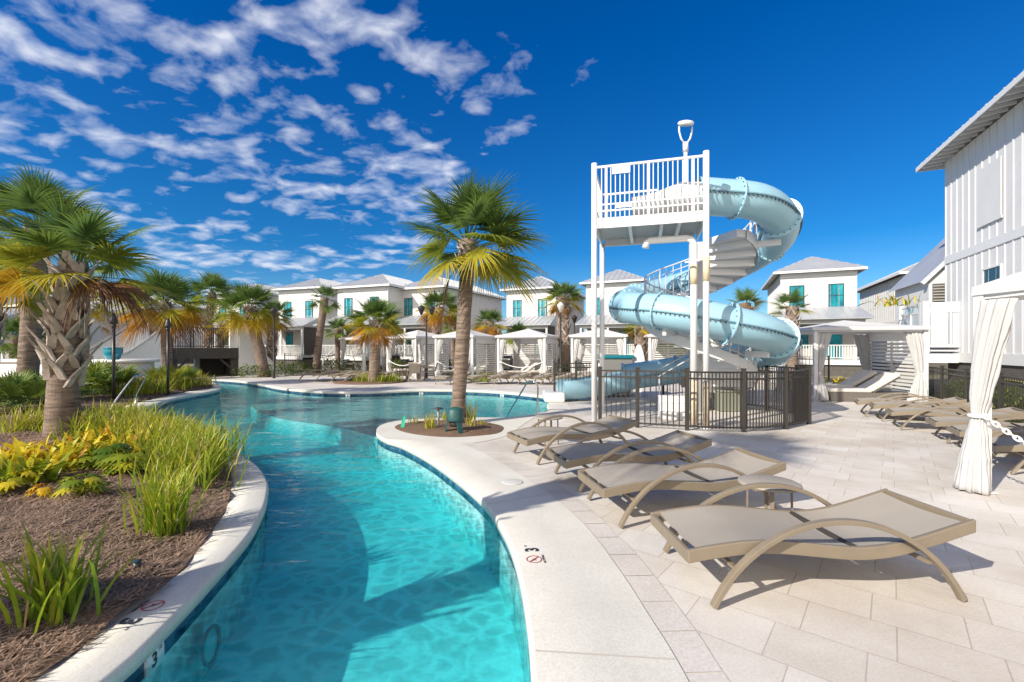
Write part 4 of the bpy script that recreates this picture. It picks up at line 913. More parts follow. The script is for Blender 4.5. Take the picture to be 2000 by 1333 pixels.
# underwater lamp on the left wall
q = Vector((-2.075, 3.18, -.40)); o = thing('pool_light', 'oval dark-rimmed underwater light on the left pool wall', 'light', q)
mb = MB(); ring = [(0.0, .09*math.sin(2*pi*j/28)*1.0, .125*math.cos(2*pi*j/28)) for j in range(29)]; mb.tube(ring, .012, 6, caps=False); mk('rim', mb, mat('rim_dark', (0.10, 0.22, 0.24), .4), o)
mb = MB(); mb.face([mb.vert((-.01, .085*math.sin(2*pi*j/28), .12*math.cos(2*pi*j/28))) for j in range(28)]); mk('lens', mb, mat('lens_aqua', (0.30, 0.55, 0.58), .2), o)
# depth markers
M_ink = mat('marker_ink', (0.035, 0.035, 0.045), .5); M_red = mat('marker_red', (0.42, 0.07, 0.08), .5); M_tilew = mat('marker_white', (0.74, 0.74, 0.72), .35)
def text_mesh(body, size, bold=0.0):
    c = bpy.data.curves.new('lettering', 'FONT'); c.body = body; c.size = size; c.align_x = 'CENTER'; c.align_y = 'CENTER'; c.offset = bold; c.resolution_u = 4
    o = bpy.data.objects.new('lettering', c); COL.objects.link(o); bpy.context.view_layer.update()
    me = bpy.data.meshes.new_from_object(o.evaluated_get(bpy.context.evaluated_depsgraph_get())); bpy.data.objects.remove(o); bpy.data.curves.remove(c)
    mb = MB(); 
    for v in me.vertices: mb.vert(v.co)
    for p in me.polygons: mb.face(p.vertices)
    bpy.data.meshes.remove(me); return mb
def marker(label, loc, rz):
    """reader's right is +x, up is +y"""
    t = thing('depth_marker', label, 'marking', loc, rz)
    M = lambda x, y: Matrix.Translation((x, y, 0))
    mb = MB(); mb.add(text_mesh('3', .15, .006), M(.085, .0)); mk('numeral', mb, M_ink, t)
    mb = MB(); mb.add(text_mesh('FT', .028, .001), M(.16, .045)); mk('unit', mb, M_ink, t)
    mb = MB(); n = 36; ro, ri = .062, .053
    for j in range(n):
        a, b = 2*pi*j/n, 2*pi*(j+1)/n
        mb.quad((ri*math.cos(a), ri*math.sin(a), 0), (ro*math.cos(a), ro*math.sin(a), 0), (ro*math.cos(b), ro*math.sin(b), 0), (ri*math.cos(b), ri*math.sin(b), 0))
    s = .0045; mb.quad((-.04+s, .04+s, .0004), (-.04-s, .04-s, .0004), (.04-s, -.04-s, .0004), (.04+s, -.04+s, .0004))
    r_ = MB(); r_.add(mb, M(-.085, .012)); mk('no_diving_ring', r_, M_red, t)
    mb = MB()
    for a, b, w in (((-.11, .035), (-.075, .005), .008), ((-.075, .005), (-.06, -.012), .005), ((-.095, .022), (-.10, -.004), .005)):
        a = Vector((*a, 0)); b = Vector((*b, 0)); d = (b-a).normalized(); q = Vector((-d.y, d.x, 0))*w; mb.quad(a - q, b - q, b + q, a + q)
    mk('diver', mb, M_ink, t)
    mb = MB(); mb.add(text_mesh('NO DIVING', .026, .001), M(-.085, -.065)); mk('caption', mb, M_ink, t)
    return t
m1 = G(1043, 1083, .008); marker('depth marking 3 FT with no diving symbol on the right coping', (m1.x, m1.y, .0085), R(90 + 6))
m2 = G(274, 1198, .008); marker('depth marking 3 FT with no diving symbol on the left coping', (m2.x, m2.y, .0085), R(-90))
def wall_marker(label, p, nrm):
    p = Vector(p); nrm = Vector(nrm).normalized(); t = thing('depth_tile', label, 'tile', p, math.atan2(nrm.y, nrm.x) + pi/2, group='depth tiles at the waterline')
    mb = MB(); mb.box((-.08, -.006, -.068), (.08, .02, .055)); mk('tile', mb, M_tilew, t)
    k = MB(); k.add(text_mesh('3', .11, .004), Matrix.Translation((-.015, -.0075, -.008)) @ Matrix.Rotation(R(90), 4, 'X')); k.add(text_mesh('FT', .03, .001), Matrix.Translation((.045, -.0075, .025)) @ Matrix.Rotation(R(90), 4, 'X')); mk('numeral', k, M_ink, t)
def near_pool(p):
    k = min(range(len(pool)), key=lambda i: (pool[i]-p).length); d = (pool[(k+1) % len(pool)] - pool[k-1]).normalized(); return pool[k], Vector((-d.y, d.x, 0))
for px, py, lab in ((300, 1240, 'white waterline tile with a 3 on the left bank'), (679, 766, 'white waterline tile at the far edge by the planter'), (822, 762, 'white waterline tile at the far edge left of the palm trunk'), (980, 766, 'white waterline tile at the far edge right of the palm trunk')):
    c, nn = near_pool(G(px, py)); wall_marker(lab, (c.x - nn.x*.018, c.y - nn.y*.018, -.139), nn)
# ---------------------------------------------------------------- houses
M_siding = mat('white_siding', (0.66, 0.65, 0.635), 0.55, var=0.04, vscale=1.2)
M_trim = mat('white_trim', (0.68, 0.675, 0.66), 0.45, var=0.03)
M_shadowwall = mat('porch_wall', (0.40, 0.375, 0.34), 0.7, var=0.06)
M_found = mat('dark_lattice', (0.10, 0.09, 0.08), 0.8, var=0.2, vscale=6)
M_screen = mat('porch_screen', (0.075, 0.065, 0.06), 0.8)
M_dframe = mat('window_frame_dark', (0.02, 0.06, 0.08), 0.5)
M_doorteal = mat('teal_door', (0.02, 0.22, 0.26), 0.4)
def roof_mat():
    m = bpy.data.materials.new('metal_roof'); m.use_nodes = True; n, l = nodes_of(m); b = n['Principled BSDF']
    b.inputs['Base Color'].default_value = (0.40, 0.41, 0.42, 1); b.inputs['Roughness'].default_value = 0.42; b.inputs['Metallic'].default_value = 0.25
    t = n.new('ShaderNodeTexCoord'); no = n.new('ShaderNodeTexNoise'); no.inputs['Scale'].default_value = 1.2; no.inputs['Detail'].default_value = 5; l.new(t.outputs['Object'], no.inputs['Vector'])
    r = n.new('ShaderNodeValToRGB'); l.new(no.outputs[0], r.inputs[0]); r.color_ramp.elements[0].color = (0.36, 0.37, 0.39, 1); r.color_ramp.elements[1].color = (0.50, 0.51, 0.52, 1); l.new(r.outputs[0], b.inputs['Base Color'])
    return m
M_roof = roof_mat()
def glass_mat():
    m = bpy.data.materials.new('teal_glass'); m.use_nodes = True; n, l = nodes_of(m); b = n['Principled BSDF']
    b.inputs['Base Color'].default_value = (0.02, 0.34, 0.40, 1); b.inputs['Roughness'].default_value = 0.06; b.inputs['Specular IOR Level'].default_value = 0.7
    t = n.new('ShaderNodeTexCoord'); no = n.new('ShaderNodeTexNoise'); no.inputs['Scale'].default_value = 1.6; l.new(t.outputs['Object'], no.inputs['Vector'])
    r = n.new('ShaderNodeValToRGB'); l.new(no.outputs[0], r.inputs[0]); r.color_ramp.elements[0].position = .4; r.color_ramp.elements[0].color = (0.010, 0.17, 0.22, 1); r.color_ramp.elements[1].position = .6; r.color_ramp.elements[1].color = (0.02, 0.33, 0.38, 1); l.new(r.outputs[0], b.inputs['Base Color'])
    return m
M_glass = glass_mat()
M_dglass = mat('dark_glass', (0.02, 0.05, 0.06), 0.06, spec=0.7)
def window(t, x0, x1, z0, z1, y=0.0, face='front', W=0, frame=None, glass=None, mull=True):
    """a window on the front (y=const) or on the left/right wall"""
    def Mx():
        if face == 'front': return Matrix.Translation((0, y, 0))
        if face == 'left': return Matrix(((0,1,0,0),(-1,0,0,0),(0,0,1,0),(0,0,0,1))) .inverted() if False else Matrix(((0,1,0,0),(1,0,0,0),(0,0,1,0),(0,0,0,1)))
        return Matrix(((0,-1,0,W),(1,0,0,0),(0,0,1,0),(0,0,0,1)))
    M = Mx(); mb = MB(); f = .045
    for lo, hi in (((x0-f,-.05,z0-f),(x0,.02,z1+f)), ((x1,-.05,z0-f),(x1+f,.02,z1+f)), ((x0,-.05,z1),(x1,.02,z1+f)), ((x0,-.055,z0-f),(x1,.02,z0))): mb.box(lo, hi, M)
    if mull:
        zm = (z0+z1)/2; xm = (x0+x1)/2; mb.box((x0,-.042,zm-.02),(x1,-.01,zm+.02), M); mb.box((xm-.012,-.040,z0),(xm+.012,-.012,zm-.02), M); mb.box((xm-.012,-.040,zm+.02),(xm+.012,-.012,z1), M)
    o = mk('window', mb, frame or M_dframe, t, recalc=True); g = MB(); g.box((x0,-.022,z0),(x1,-.004,z1), M); mk('pane', g, glass or M_glass, o, recalc=True)
    return o
def hip_roof(mb, w, d, z, oh, rise):
    x0, x1, y0, y1 = -oh, w+oh, -oh, d+oh; h = min(x1-x0, y1-y0)/2
    if (x1-x0) <= (y1-y0): r0, r1 = Vector(((x0+x1)/2, y0+h, z+rise)), Vector(((x0+x1)/2, y1-h, z+rise))
    else: r0, r1 = Vector((x0+h, (y0+y1)/2, z+rise)), Vector((x1-h, (y0+y1)/2, z+rise))
    c = [Vector((x0,y0,z)), Vector((x1,y0,z)), Vector((x1,y1,z)), Vector((x0,y1,z))]
    if (x1-x0) <= (y1-y0): fs = [(c[0],c[1],r0), (c[1],c[2],r1,r0), (c[2],c[3],r1), (c[3],c[0],r0,r1)]
    else: fs = [(c[0],c[1],r1,r0), (c[1],c[2],r1), (c[2],c[3],r0,r1), (c[3],c[0],r0)]
    for f in fs: mb.quad(*f)
    mb.quad(c[3], c[2], c[1], c[0])
    # standing seams
    for k, f in enumerate(fs):
        a, b = f[0], f[1]; L = (b-a).length; dd = (b-a).normalized(); top = f[2:] ; nrm = (b-a).cross(f[2]-a).normalized()
        inn = Vector((-dd.y, dd.x, 0)); n = int(L/.42)
        for i in range(1, n):
            s = i*L/n; p = a + dd*s
            run = min(s, L-s, h); q = p + inn*run + Vector((0,0,rise*run/h))
            if (q-p).length > .3: mb.bar(p + nrm*.012, q + nrm*.012, .025, .03, nrm)
    return c
def house(label, loc, rz, w, d, zf=1.05, eave=6.6, rise=1.2, oh=.45, porch=2.0, batt=.42, front=True, leftwin=(), rightwin=(), frontwin=True, band=None, screens=False, stairs=False, group='white cottages round the pool'):
    t = thing('house', label, 'house', loc, rz, group=group)
    mb = MB(); mb.box((0,0,zf), (w,d,eave))
    nb = int(w/batt)
    for k in range(nb+1):
        x = k*w/nb; mb.box((x-.02,-.022,zf+.03),(x+.02,.0-.0005,eave-.32)) if not band or True else None
    nb = int(d/batt)
    for k in range(nb+1):
        y = k*d/nb
        mb.box((-.022,y-.02,zf+.03),(-.0005,y+.02,eave-.02)); mb.box((w+.0005,y-.02,zf+.03),(w+.022,y+.02,eave-.02))
    mk('wall', mb, M_siding, t)
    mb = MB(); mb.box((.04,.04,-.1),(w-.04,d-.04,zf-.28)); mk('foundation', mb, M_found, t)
    mb = MB(); mb.box((-.03,-.03,zf-.28),(w+.03,d+.03,zf+.02)); mk('base_trim', mb, M_trim, t)
    mb = MB(); mb.box((-.03,-.03,eave-.30),(w+.03,-.0235,eave-.02)); mk('frieze_trim', mb, M_trim, t)
    if band: mb = MB(); mb.box((-.034,-.034,band),(w+.034,d+.034,band+.26)); mk('band_trim', mb, M_trim, t)
    mb = MB(); c = hip_roof(mb, w, d, eave+.12, oh, rise); rf = mk('roof', mb, M_roof, t)
    mb = MB(); c = [p - Vector((0,0,.012)) for p in c]
    for a, b in zip(c, c[1:] + c[:1]): mb.bar(a - Vector((0,0,.07)), b - Vector((0,0,.07)), .03, .15)
    mk('fascia', mb, M_trim, rf)
    if frontwin:
        for x in (w*.22, w*.74): window(t, x-.36, x+.36, 4.35+zf-1.05, 5.72+zf-1.05)
    for y0, y1, z0, z1 in leftwin: window(t, y0, y1, z0, z1, face='left')
    for y0, y1, z0, z1 in rightwin: window(t, y0, y1, z0, z1, face='right', W=w)
    if porch:
        zp = zf + 2.45; mb = MB(); y = -porch
        mb.quad((-.35, y-.3, zp), (w+.35, y-.3, zp), (w+.05, -.002, zp+.85), (-.05, -.002, zp+.85)); mb.quad((-.35, y-.3, zp-.06), (-.05,-.002,zp-.06), (w+.05,-.002,zp-.06), (w+.35, y-.3, zp-.06))
        mb.quad((-.35, y-.3, zp-.06), (w+.35, y-.3, zp-.06), (w+.35, y-.3, zp), (-.35, y-.3, zp)); mb.face([mb.vert(p) for p in ((-.35,y-.3,zp-.06),(-.35,y-.3,zp),(-.05,-.002,zp+.85),(-.05,-.002,zp-.06))]); mb.face([mb.vert(p) for p in ((w+.35,y-.3,zp-.06),(w+.05,-.002,zp-.06),(w+.05,-.002,zp+.85),(w+.35,y-.3,zp))])
        n = int(w/.42)
        for k in range(n+1):
            x = k*w/n; mb.bar((x*1.0, y-.29, zp+.012), (x, -.01, zp+.86), .025, .03)
        mk('porch_roof', mb, M_roof, t)
        mb = MB(); mb.box((0, y, zf-.14), (w, -.032, zf)); mb.box((-.02, y-.03, zf-.30), (w+.02, y-.002, zf+.01)); mk('porch_floor', mb, M_trim, t)
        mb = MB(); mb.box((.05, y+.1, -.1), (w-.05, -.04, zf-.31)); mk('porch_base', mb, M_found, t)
        mb = MB(); mb.box((.02, y+.02, zp-.30), (w-.02, y+.12, zp-.065)); mb.box((.02, y+.125, zp-.30), (.12, -.035, zp-.065)); mb.box((w-.12, y+.125, zp-.30), (w-.02, -.035, zp-.065)); mk('porch_beam', mb, M_trim, t)
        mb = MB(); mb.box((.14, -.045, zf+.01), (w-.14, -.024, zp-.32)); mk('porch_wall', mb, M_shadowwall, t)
        for x in (.08, w*.5, w-.08):
            mb = MB(); mb.box((x-.07, y+.01, zf+.005), (x+.07, y+.13, zp-.305)); mk('porch_post', mb, M_trim, t)
        for x0, x1 in ((.16, w*.5-.08), (w*.5+.08, w-.16)):
            mb = MB(); mb.bar((x0, y+.07, zf+.86), (x1, y+.07, zf+.86), .07, .05); mb.bar((x0, y+.07, zf+.12), (x1, y+.07, zf+.12), .05, .05)
            nn = int((x1-x0)/.13)
            for k in range(1, nn): x = x0 + (x1-x0)*k/nn; mb.box((x-.022, y+.05, zf+.146), (x+.022, y+.09, zf+.834))
            mk('porch_railing', mb, M_trim, t)
        window(t, w*.20, w*.20+.65, zf+.75, zf+2.0, y=-.048)
        mb = MB(); mb.box((w*.62, -.07, zf+.02), (w*.62+.8, -.048, zf+2.02)); dd = mk('door', mb, M_doorteal, t); mb = MB(); mb.box((w*.62+.12, -.078, zf+.9), (w*.62+.68, -.0705, zf+1.9)); mk('pane', mb, M_glass, dd)
        if screens:
            mb = MB(); mb.box((w-.03, y+.2, zf+.05), (w-.01, -.1, zp-.1)); mk('porch_screen', mb, M_screen, t)
        if stairs:
            st_ = MB(); 
            for k in range(6): st_.box((-1.1 + .0*k, y+.1+.0, 0), (0,0,0)) if False else st_.box((w*.5-.45, y-.28*(k+1), zf-.17*(k+1)-.04), (w*.5+.45, y-.28*k-.004, zf-.17*(k+1)))
            mk('porch_stair', st_, M_trim, t)
            mb = MB()
            for sx in (-.48, .48): mb.bar((w*.5+sx, y, zf+.86), (w*.5+sx, y-1.7, .85), .06, .06); mb.bar((w*.5+sx, y-1.68, -.02), (w*.5+sx, y-1.68, .84), .08, .08)
            mk('stair_rail', mb, M_trim, t)
    return t
GR = R(-24)
def at(px, y, z=0): return (((px-1000)/F*y), y, z)
house('white cottage with teal windows directly right of the leaning palm', at(990, 40), GR, 4.43, 8.8, rightwin=((1.2,1.9,4.4,5.7),(1.4,2.0,1.5,2.6)), screens=True, rise=1.35)
house('white cottage behind the tower columns, roof peak left of the slide', at(1145, 38), GR, 4.4, 8.8, rightwin=((1.2,1.9,4.4,5.7),), screens=True, eave=6.9, rise=1.3)
house('white cottage right of the slide with two teal windows over its porch', at(1525, 30), GR, 4.05, 8.3, zf=.95, eave=6.45, rise=1.25, leftwin=())
house('white cottage behind the big cabana showing its long battened side', at(1770, 29), GR, 4.4, 10.2, zf=1.0, eave=6.3, rise=1.3, leftwin=((7.0,7.5,2.4,2.75),), band=3.2, porch=0)
house('white cottage with a dark porch screen, left of the slim palm', at(545, 41), R(-20), 4.6, 9.0, zf=1.0, eave=6.75, rise=1.2, screens=True, rightwin=())
house('white cottage between the slim palm and the round planter palm', at(660, 38), R(-22), 5.0, 9.0, zf=1.0, eave=6.5, rise=1.35, stairs=True)
house('white cottage behind the leaning palm with a long shaded side', at(780, 38), R(-26), 4.3, 10.0, zf=1.0, eave=6.4, rise=1.2, stairs=True)
house('white cottage partly hidden above the footbridge railing', at(418, 46), R(-16), 5.0, 9.0, zf=1.0, eave=7.0, rise=1.2)
house('white cottage seen between the bridge walls and the big left palm', at(200, 47), R(-10), 5.0, 9.0, zf=1.0, eave=6.1, rise=1.1)
house('white cottage at the far left edge behind the palms', at(-60, 30), R(-6), 5.2, 9.0, zf=1.0, eave=4.3, rise=1.1, frontwin=False)
# the big house on the right
BH = house('tall white board and batten house filling the right edge', (11.0, 6.87, 0), math.atan2(-.407, .913), 7.0, 10.0, zf=1.46, eave=8.1, rise=1.7, oh=.62, porch=0, batt=.40, frontwin=False, band=4.55, leftwin=(), group=None)
v_ = Vector((.407, .913, 0)); u_ = Vector((.913, -.407, 0))
# its small window, louvre wing and shutter panel (left wall: local x = 0, y along the wall)
window(BH, 6.55, 7.45, 3.35, 3.95, face='left', frame=M_trim, glass=M_dglass, mull=False)
mb = MB(); mb.box((-.05, 6.5, 5.35), (-.024, 7.75, 7.0)); mb.box((-.06, 6.45, 5.27), (-.024, 7.8, 5.345)); mk('blind_panel', mb, M_siding, BH)
mb = MB()
for k in range(26): mb.bar((-.58, .2 + .4*k, 8.09), (-.03, .2 + .4*k, 8.15), .05, .09)
mk('rafter_tails', mb, M_trim, BH)
wing = MB(); pf = [(-.14, 1.46), (3.5, 1.46), (3.5, 7.0), (2.3, 7.0), (-.14, 4.25)]
wing.loft([[Vector((x, y, z)) for x, z in pf] for y in (11.0, 14.5)], close=True); mk('wing', wing, M_siding, BH, recalc=True)
mb = MB(); mb.bar((-.36, 10.93, 4.02), (2.3, 10.93, 7.02), .12, .15, (0,1,0)); mk('wing_rake', mb, M_trim, BH)
mb = MB(); mb.quad((-.34, 10.9, 4.1), (2.32, 10.9, 7.12), (2.32, 14.9, 7.12), (-.34, 14.9, 4.1)); mk('wing_roof', mb, M_roof, BH)
mb = MB(); mb.box((-.04, 10.96, 3.35), (.9, 10.99, 4.0)); mk('louvre', mb, M_found, BH)
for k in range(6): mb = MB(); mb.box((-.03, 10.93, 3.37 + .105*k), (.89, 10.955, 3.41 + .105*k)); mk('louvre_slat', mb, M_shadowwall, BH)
# porch with frosted privacy panels beside the house wall
PO = thing('privacy_porch', 'white porch with frosted glass privacy panels beside the tall house', 'porch', (13.9, 15.5, 0), math.atan2(-.407, .913))
mb = MB(); mb.box((-.1, -.05, 1.16), (1.42, 3.6, 1.46)); mk('deck', mb, M_trim, PO)
for x_, y_ in ((0,.1),(1.1,.1),(0,3.2)): mb = MB(); mb.box((x_, y_, -.1), (x_+.1, y_+.1, 1.155)); mk('pier', mb, M_found, PO)
M_frost = mat('frosted_panel', (0.50, 0.53, 0.56), 0.35, var=.03)
def priv(a, b):
    a = Vector(a); b = Vector(b); d = (b-a).normalized(); mb = MB()
    for q in (a, b): mb.box((q.x-.09, q.y-.09, 1.465), (q.x+.09, q.y+.09, 3.22))
    for z, hh in ((3.14, .07), (2.86, .05), (1.72, .10), (1.56, .05)): mb.bar(a + d*.092 + Vector((0,0,z)), b - d*.092 + Vector((0,0,z)), .05, hh)
    m_ = a.lerp(b, .5); mb.bar(m_ + Vector((0,0,1.775)), m_ + Vector((0,0,2.83)), .09, .05, d)
    o = mk('privacy_panel', mb, M_trim, PO); g = MB()
    for p, q in ((a + d*.1, m_ - d*.05), (m_ + d*.05, b - d*.1)): g.bar(p + Vector((0,0,2.30)), q + Vector((0,0,2.30)), .012, 1.04)
    mk('frosted_pane', g, M_frost, o)
    g = MB(); g.bar(a + d*.1 + Vector((0,0,3.0)), b - d*.1 + Vector((0,0,3.0)), .012, .2); mk('clear_pane', g, mat('clear_pane', (.6,.66,.68), .1), o)
priv((0, 0, 0), (1.3, 0, 0)); priv((0, .2, 0), (0, 2.2, 0))

# ---------------------------------------------------------------- fence, boardwalk and hedge on the right
fr = [Vector((13.2, 15.3, 0)), Vector((12.25, 13.6, 0)), Vector((11.2, 11.8, 0)), Vector((10.15, 10.0, 0)), Vector((9.1, 8.2, 0)), Vector((8.0, 6.4, 0)), Vector((6.9, 4.6, 0))]
fr = [p + Vector((.35, -.1, 0)) for p in fr]
fence('picket_fence', 'black picket fence along the loungers before the tall white house', fr, hh=1.08, gap=.125, pk=.013, mats=mat('bronze_metal', (0.045, 0.042, 0.036), .45))
bw = thing('boardwalk', 'pale boardwalk edge with a yellow stripe and steel rail behind the right fence', 'boardwalk', (11, 11, 0))
off = Vector((1.15, -.62, 0))
mb = MB()
for a, b in zip(fr, fr[1:]): mb.bar(a + off*1.25 + Vector((0,0,.74)), b + off*1.25 + Vector((0,0,.74)), .5, .06)
mk('deck_edge', mb, mat('board_cream', (0.55, 0.51, 0.42), .7, var=.1), bw, world=True)
mb = MB(); a, b = fr[0] + off*1.02, fr[3] + off*1.02; mb.bar(a + Vector((0,0,.776)), b + Vector((0,0,.776)), .06, .012); mk('yellow_stripe', mb, mat('stripe_yellow', (0.62, 0.50, 0.06), .6), bw, world=True)
mb = MB(); a, b = fr[0] + off*.82, fr[-1] + off*.82; mb.bar(a + Vector((0,0,.60)), b + Vector((0,0,.60)), .05, .05); mk('rail', mb, M_steel, bw, world=True)
mb = MB()
for k, p in enumerate(fr): q = p + off*1.3; mb.box((q.x-.07, q.y-.07, -.05), (q.x+.07, q.y+.07, .705))
mk('pile', mb, M_found, bw, world=True)

# ---------------------------------------------------------------- footbridge over the lazy river
M_stucco = mat('white_stucco', (0.76, 0.755, 0.74), 0.8, var=0.05, vscale=1.0, bump=0.15, bscale=50)
M_dwood = mat('dark_timber', (0.055, 0.05, 0.045), 0.7, var=0.25, vscale=5, bump=0.2, bscale=30)
BO = Vector((-17.6, 26.5, 0)); BD = Vector((.75, .66, 0)).normalized(); BN = Vector((-BD.y, BD.x, 0))     # along the span / away from the camera
BR = thing('footbridge', 'white walled footbridge with dark timber span and black railing over the channel', 'bridge', BO, math.atan2(BD.y, BD.x))
def bs(px, d=0.0):                                  # distance along the bridge and depth where a column of the photo meets the face d behind the front
    k = (px - 1000)/F; o = BO + BN*d; s_ = (o.y*k - o.x)/(BD.x - BD.y*k); return s_, o.y + BD.y*s_
def bz(px, py, d=0.0): return H + (HY - py)/F*bs(px, d)[1]
bx0, bx1 = bs(338)[0], bs(466)[0]; zd = .5*(bz(345, 680) + bz(460, 680))
def blk(name, lo, hi, m_, par=None): mb = MB(); mb.box(lo, hi); return mk(name, mb, m_, par or BR)
for y in (0, 2.6): blk('span_beam', (bx0, y, zd-.62), (bx1, y+.16, zd), M_dwood)
blk('span_deck', (bx0, .162, zd-.2), (bx1, 2.598, zd-.01), M_dwood)
mb = MB(); xa = bs(392, 2.2)[0]; mb.box((xa, 2.3, -.3), (bx1+.6, 2.5, zd-.63)); ab = mk('abutment', mb, M_dwood, BR)
for k in range(8): mb = MB(); mb.box((xa, 2.26, -.28+.2*k), (bx1+.6, 2.297, -.10+.2*k)); mk('plank', mb, M_dwood, ab)
blk('pier', (bx1-.38, .17, -.3), (bx1, 2.2, zd-.63), M_dwood); blk('pier', (bx0, .17, -.3), (bx0+.22, .5, zd-.63), M_dwood)
for xx, sg in ((bx0+.24, 1), (bx1-.4, -1)): mb = MB(); mb.bar((xx, .3, zd-1.15), (xx+sg*.5, .3, zd-.65), .11, .11); mk('knee_brace', mb, M_dwood, BR)
for yy in (.08, 2.68):
    mb = MB(); z1 = zd + 1.15; xe = bx1 - .42 if yy < 1 else bx1
    mb.bar((bx0, yy, z1), (xe, yy, z1), .05, .05); mb.bar((bx0, yy, zd+.1), (xe, yy, zd+.1), .04, .04)
    for k in range(27): x = bx0 + (xe-bx0)*k/26; mb.bar((x, yy, zd+.004), (x, yy, z1), .025 if k % 9 else .06, .025 if k % 9 else .06)
    mk('railing', mb, M_black, BR)
for (px, dd, ptop) in ((456, .2, 610), (387, 2.7, 610), (283, 2.7, 606)):
    x = bs(px, dd)[0]; zt = bz(px, ptop, dd); pl_ = blk('pillar', (x-.2, dd-.2, zd+.003 if px == 456 else 0), (x+.2, dd+.2, zt-.12), M_stucco); blk('pillar_cap', (x-.25, dd-.25, zt-.118), (x+.25, dd+.25, zt), M_trim, pl_)
def ramp_wall(prof, d, th, cap=True):
    pts = catmull([Vector((bs(px, d)[0], d, bz(px, py, d))) for px, py in prof], 6)
    mb = MB(); mb.loft([[Vector((p.x, d, -.1)), Vector((p.x, d+th, -.1)), Vector((p.x, d+th, p.z)), Vector((p.x, d, p.z))] for p in pts], close=True); o = mk('parapet', mb, M_stucco, BR, recalc=True)
    if cap:
        mb = MB(); mb.loft([[Vector((p.x, d-.05, p.z+.003)), Vector((p.x, d+th+.05, p.z+.003)), Vector((p.x, d+th+.05, p.z+.11)), Vector((p.x, d-.05, p.z+.11))] for p in pts], close=True); mk('coping_cap', mb, M_trim, o, recalc=True)
ramp_wall([(232,697),(255,687),(285,667),(305,652),(320,638),(330,631),(337,629)], -.1, .38)
ramp_wall([(100,705),(140,694),(170,684),(200,668),(228,652),(250,638),(262,626),(284,618)], 2.7, .38)
ramp_wall([(467,614),(474,622),(484,644),(498,670),(515,692),(535,712),(552,727)], -.1, .38)
ramp_wall([(472,618),(500,660),(540,705)], 2.7, .38)
mb = MB(); xs = bs(232)[0]; n_s = 11; run = (bx0 - xs)/n_s
for k in range(n_s): mb.box((xs + k*run, .285, -.1), (xs + (k+1)*run - .002, 2.695, .1 + (zd-.1)*k/n_s))
mk('stair', mb, M_stucco, BR)
mb = MB(); a = Vector((bs(168, 2.55)[0], 2.58, bz(168, 690, 2.55))); b = Vector((bs(252, 2.55)[0], 2.58, bz(252, 640, 2.55))); mb.tube([a, b, b + Vector((.9,0,.03))], .03, 6); mk('handrail', mb, M_dwood, BR)
def at_(px, y): return at(px, y)
def zpx(py, y): return H + (HY - py)/F*y
# low planter wall with the blue pot
PW = thing('planter_wall', 'low curved white planter wall at the left behind the palmettos', 'wall', (-16, 17.5, 0))
mb = MB(); mb.loft([[Vector((x, y, -.1)), Vector((x, y + .45, -.1)), Vector((x, y + .45, 1.1)), Vector((x, y, 1.1))] for x, y in ((-30, 18.4), (-24, 18.2), (-20, 17.9), (-17.4, 17.6), (-14.55, 17.4))], close=True); mk('body', mb, M_stucco, PW, world=True, recalc=True)
mb = MB(); mb.loft([[Vector((x, y - .1, 1.103)), Vector((x, y + .62, 1.103)), Vector((x, y + .62, 1.22)), Vector((x, y - .1, 1.22))] for x, y in ((-30, 18.4), (-24, 18.2), (-20, 17.9), (-17.4, 17.6))], close=True); mk('cap', mb, M_trim, PW, world=True, recalc=True)
mb = MB(); mb.lathe([(0, 1.10), (1.0, 1.10), (1.03, 1.12), (1.03, 1.19), (1.0, 1.21), (0, 1.21)], (-15.0, 17.95, 0), 40); mb.lathe([(.85, -.1), (.85, 1.098)], (-15.0, 17.95, 0), 40); mk('pedestal', mb, M_stucco, PW, world=True)
pot = thing('pot', 'glazed turquoise pot on the round white pedestal', 'pot', (*at(221, 17.4)[:2], 1.215))
mb = MB(); mb.lathe([(0, 0), (.17, 0), (.22, .05), (.285, .20), (.30, .34), (.285, .40), (.30, .43), (.30, .455), (.265, .455), (.255, .40), (0, .38)], n=32); mk('bowl', mb, mat('turquoise_glaze', (0.005, 0.21, 0.29), .12, coat=.5), pot)
mb = MB(); mb.lathe([(0, .40), (.25, .405)], n=20); mk('soil', mb, M_mulch, pot)

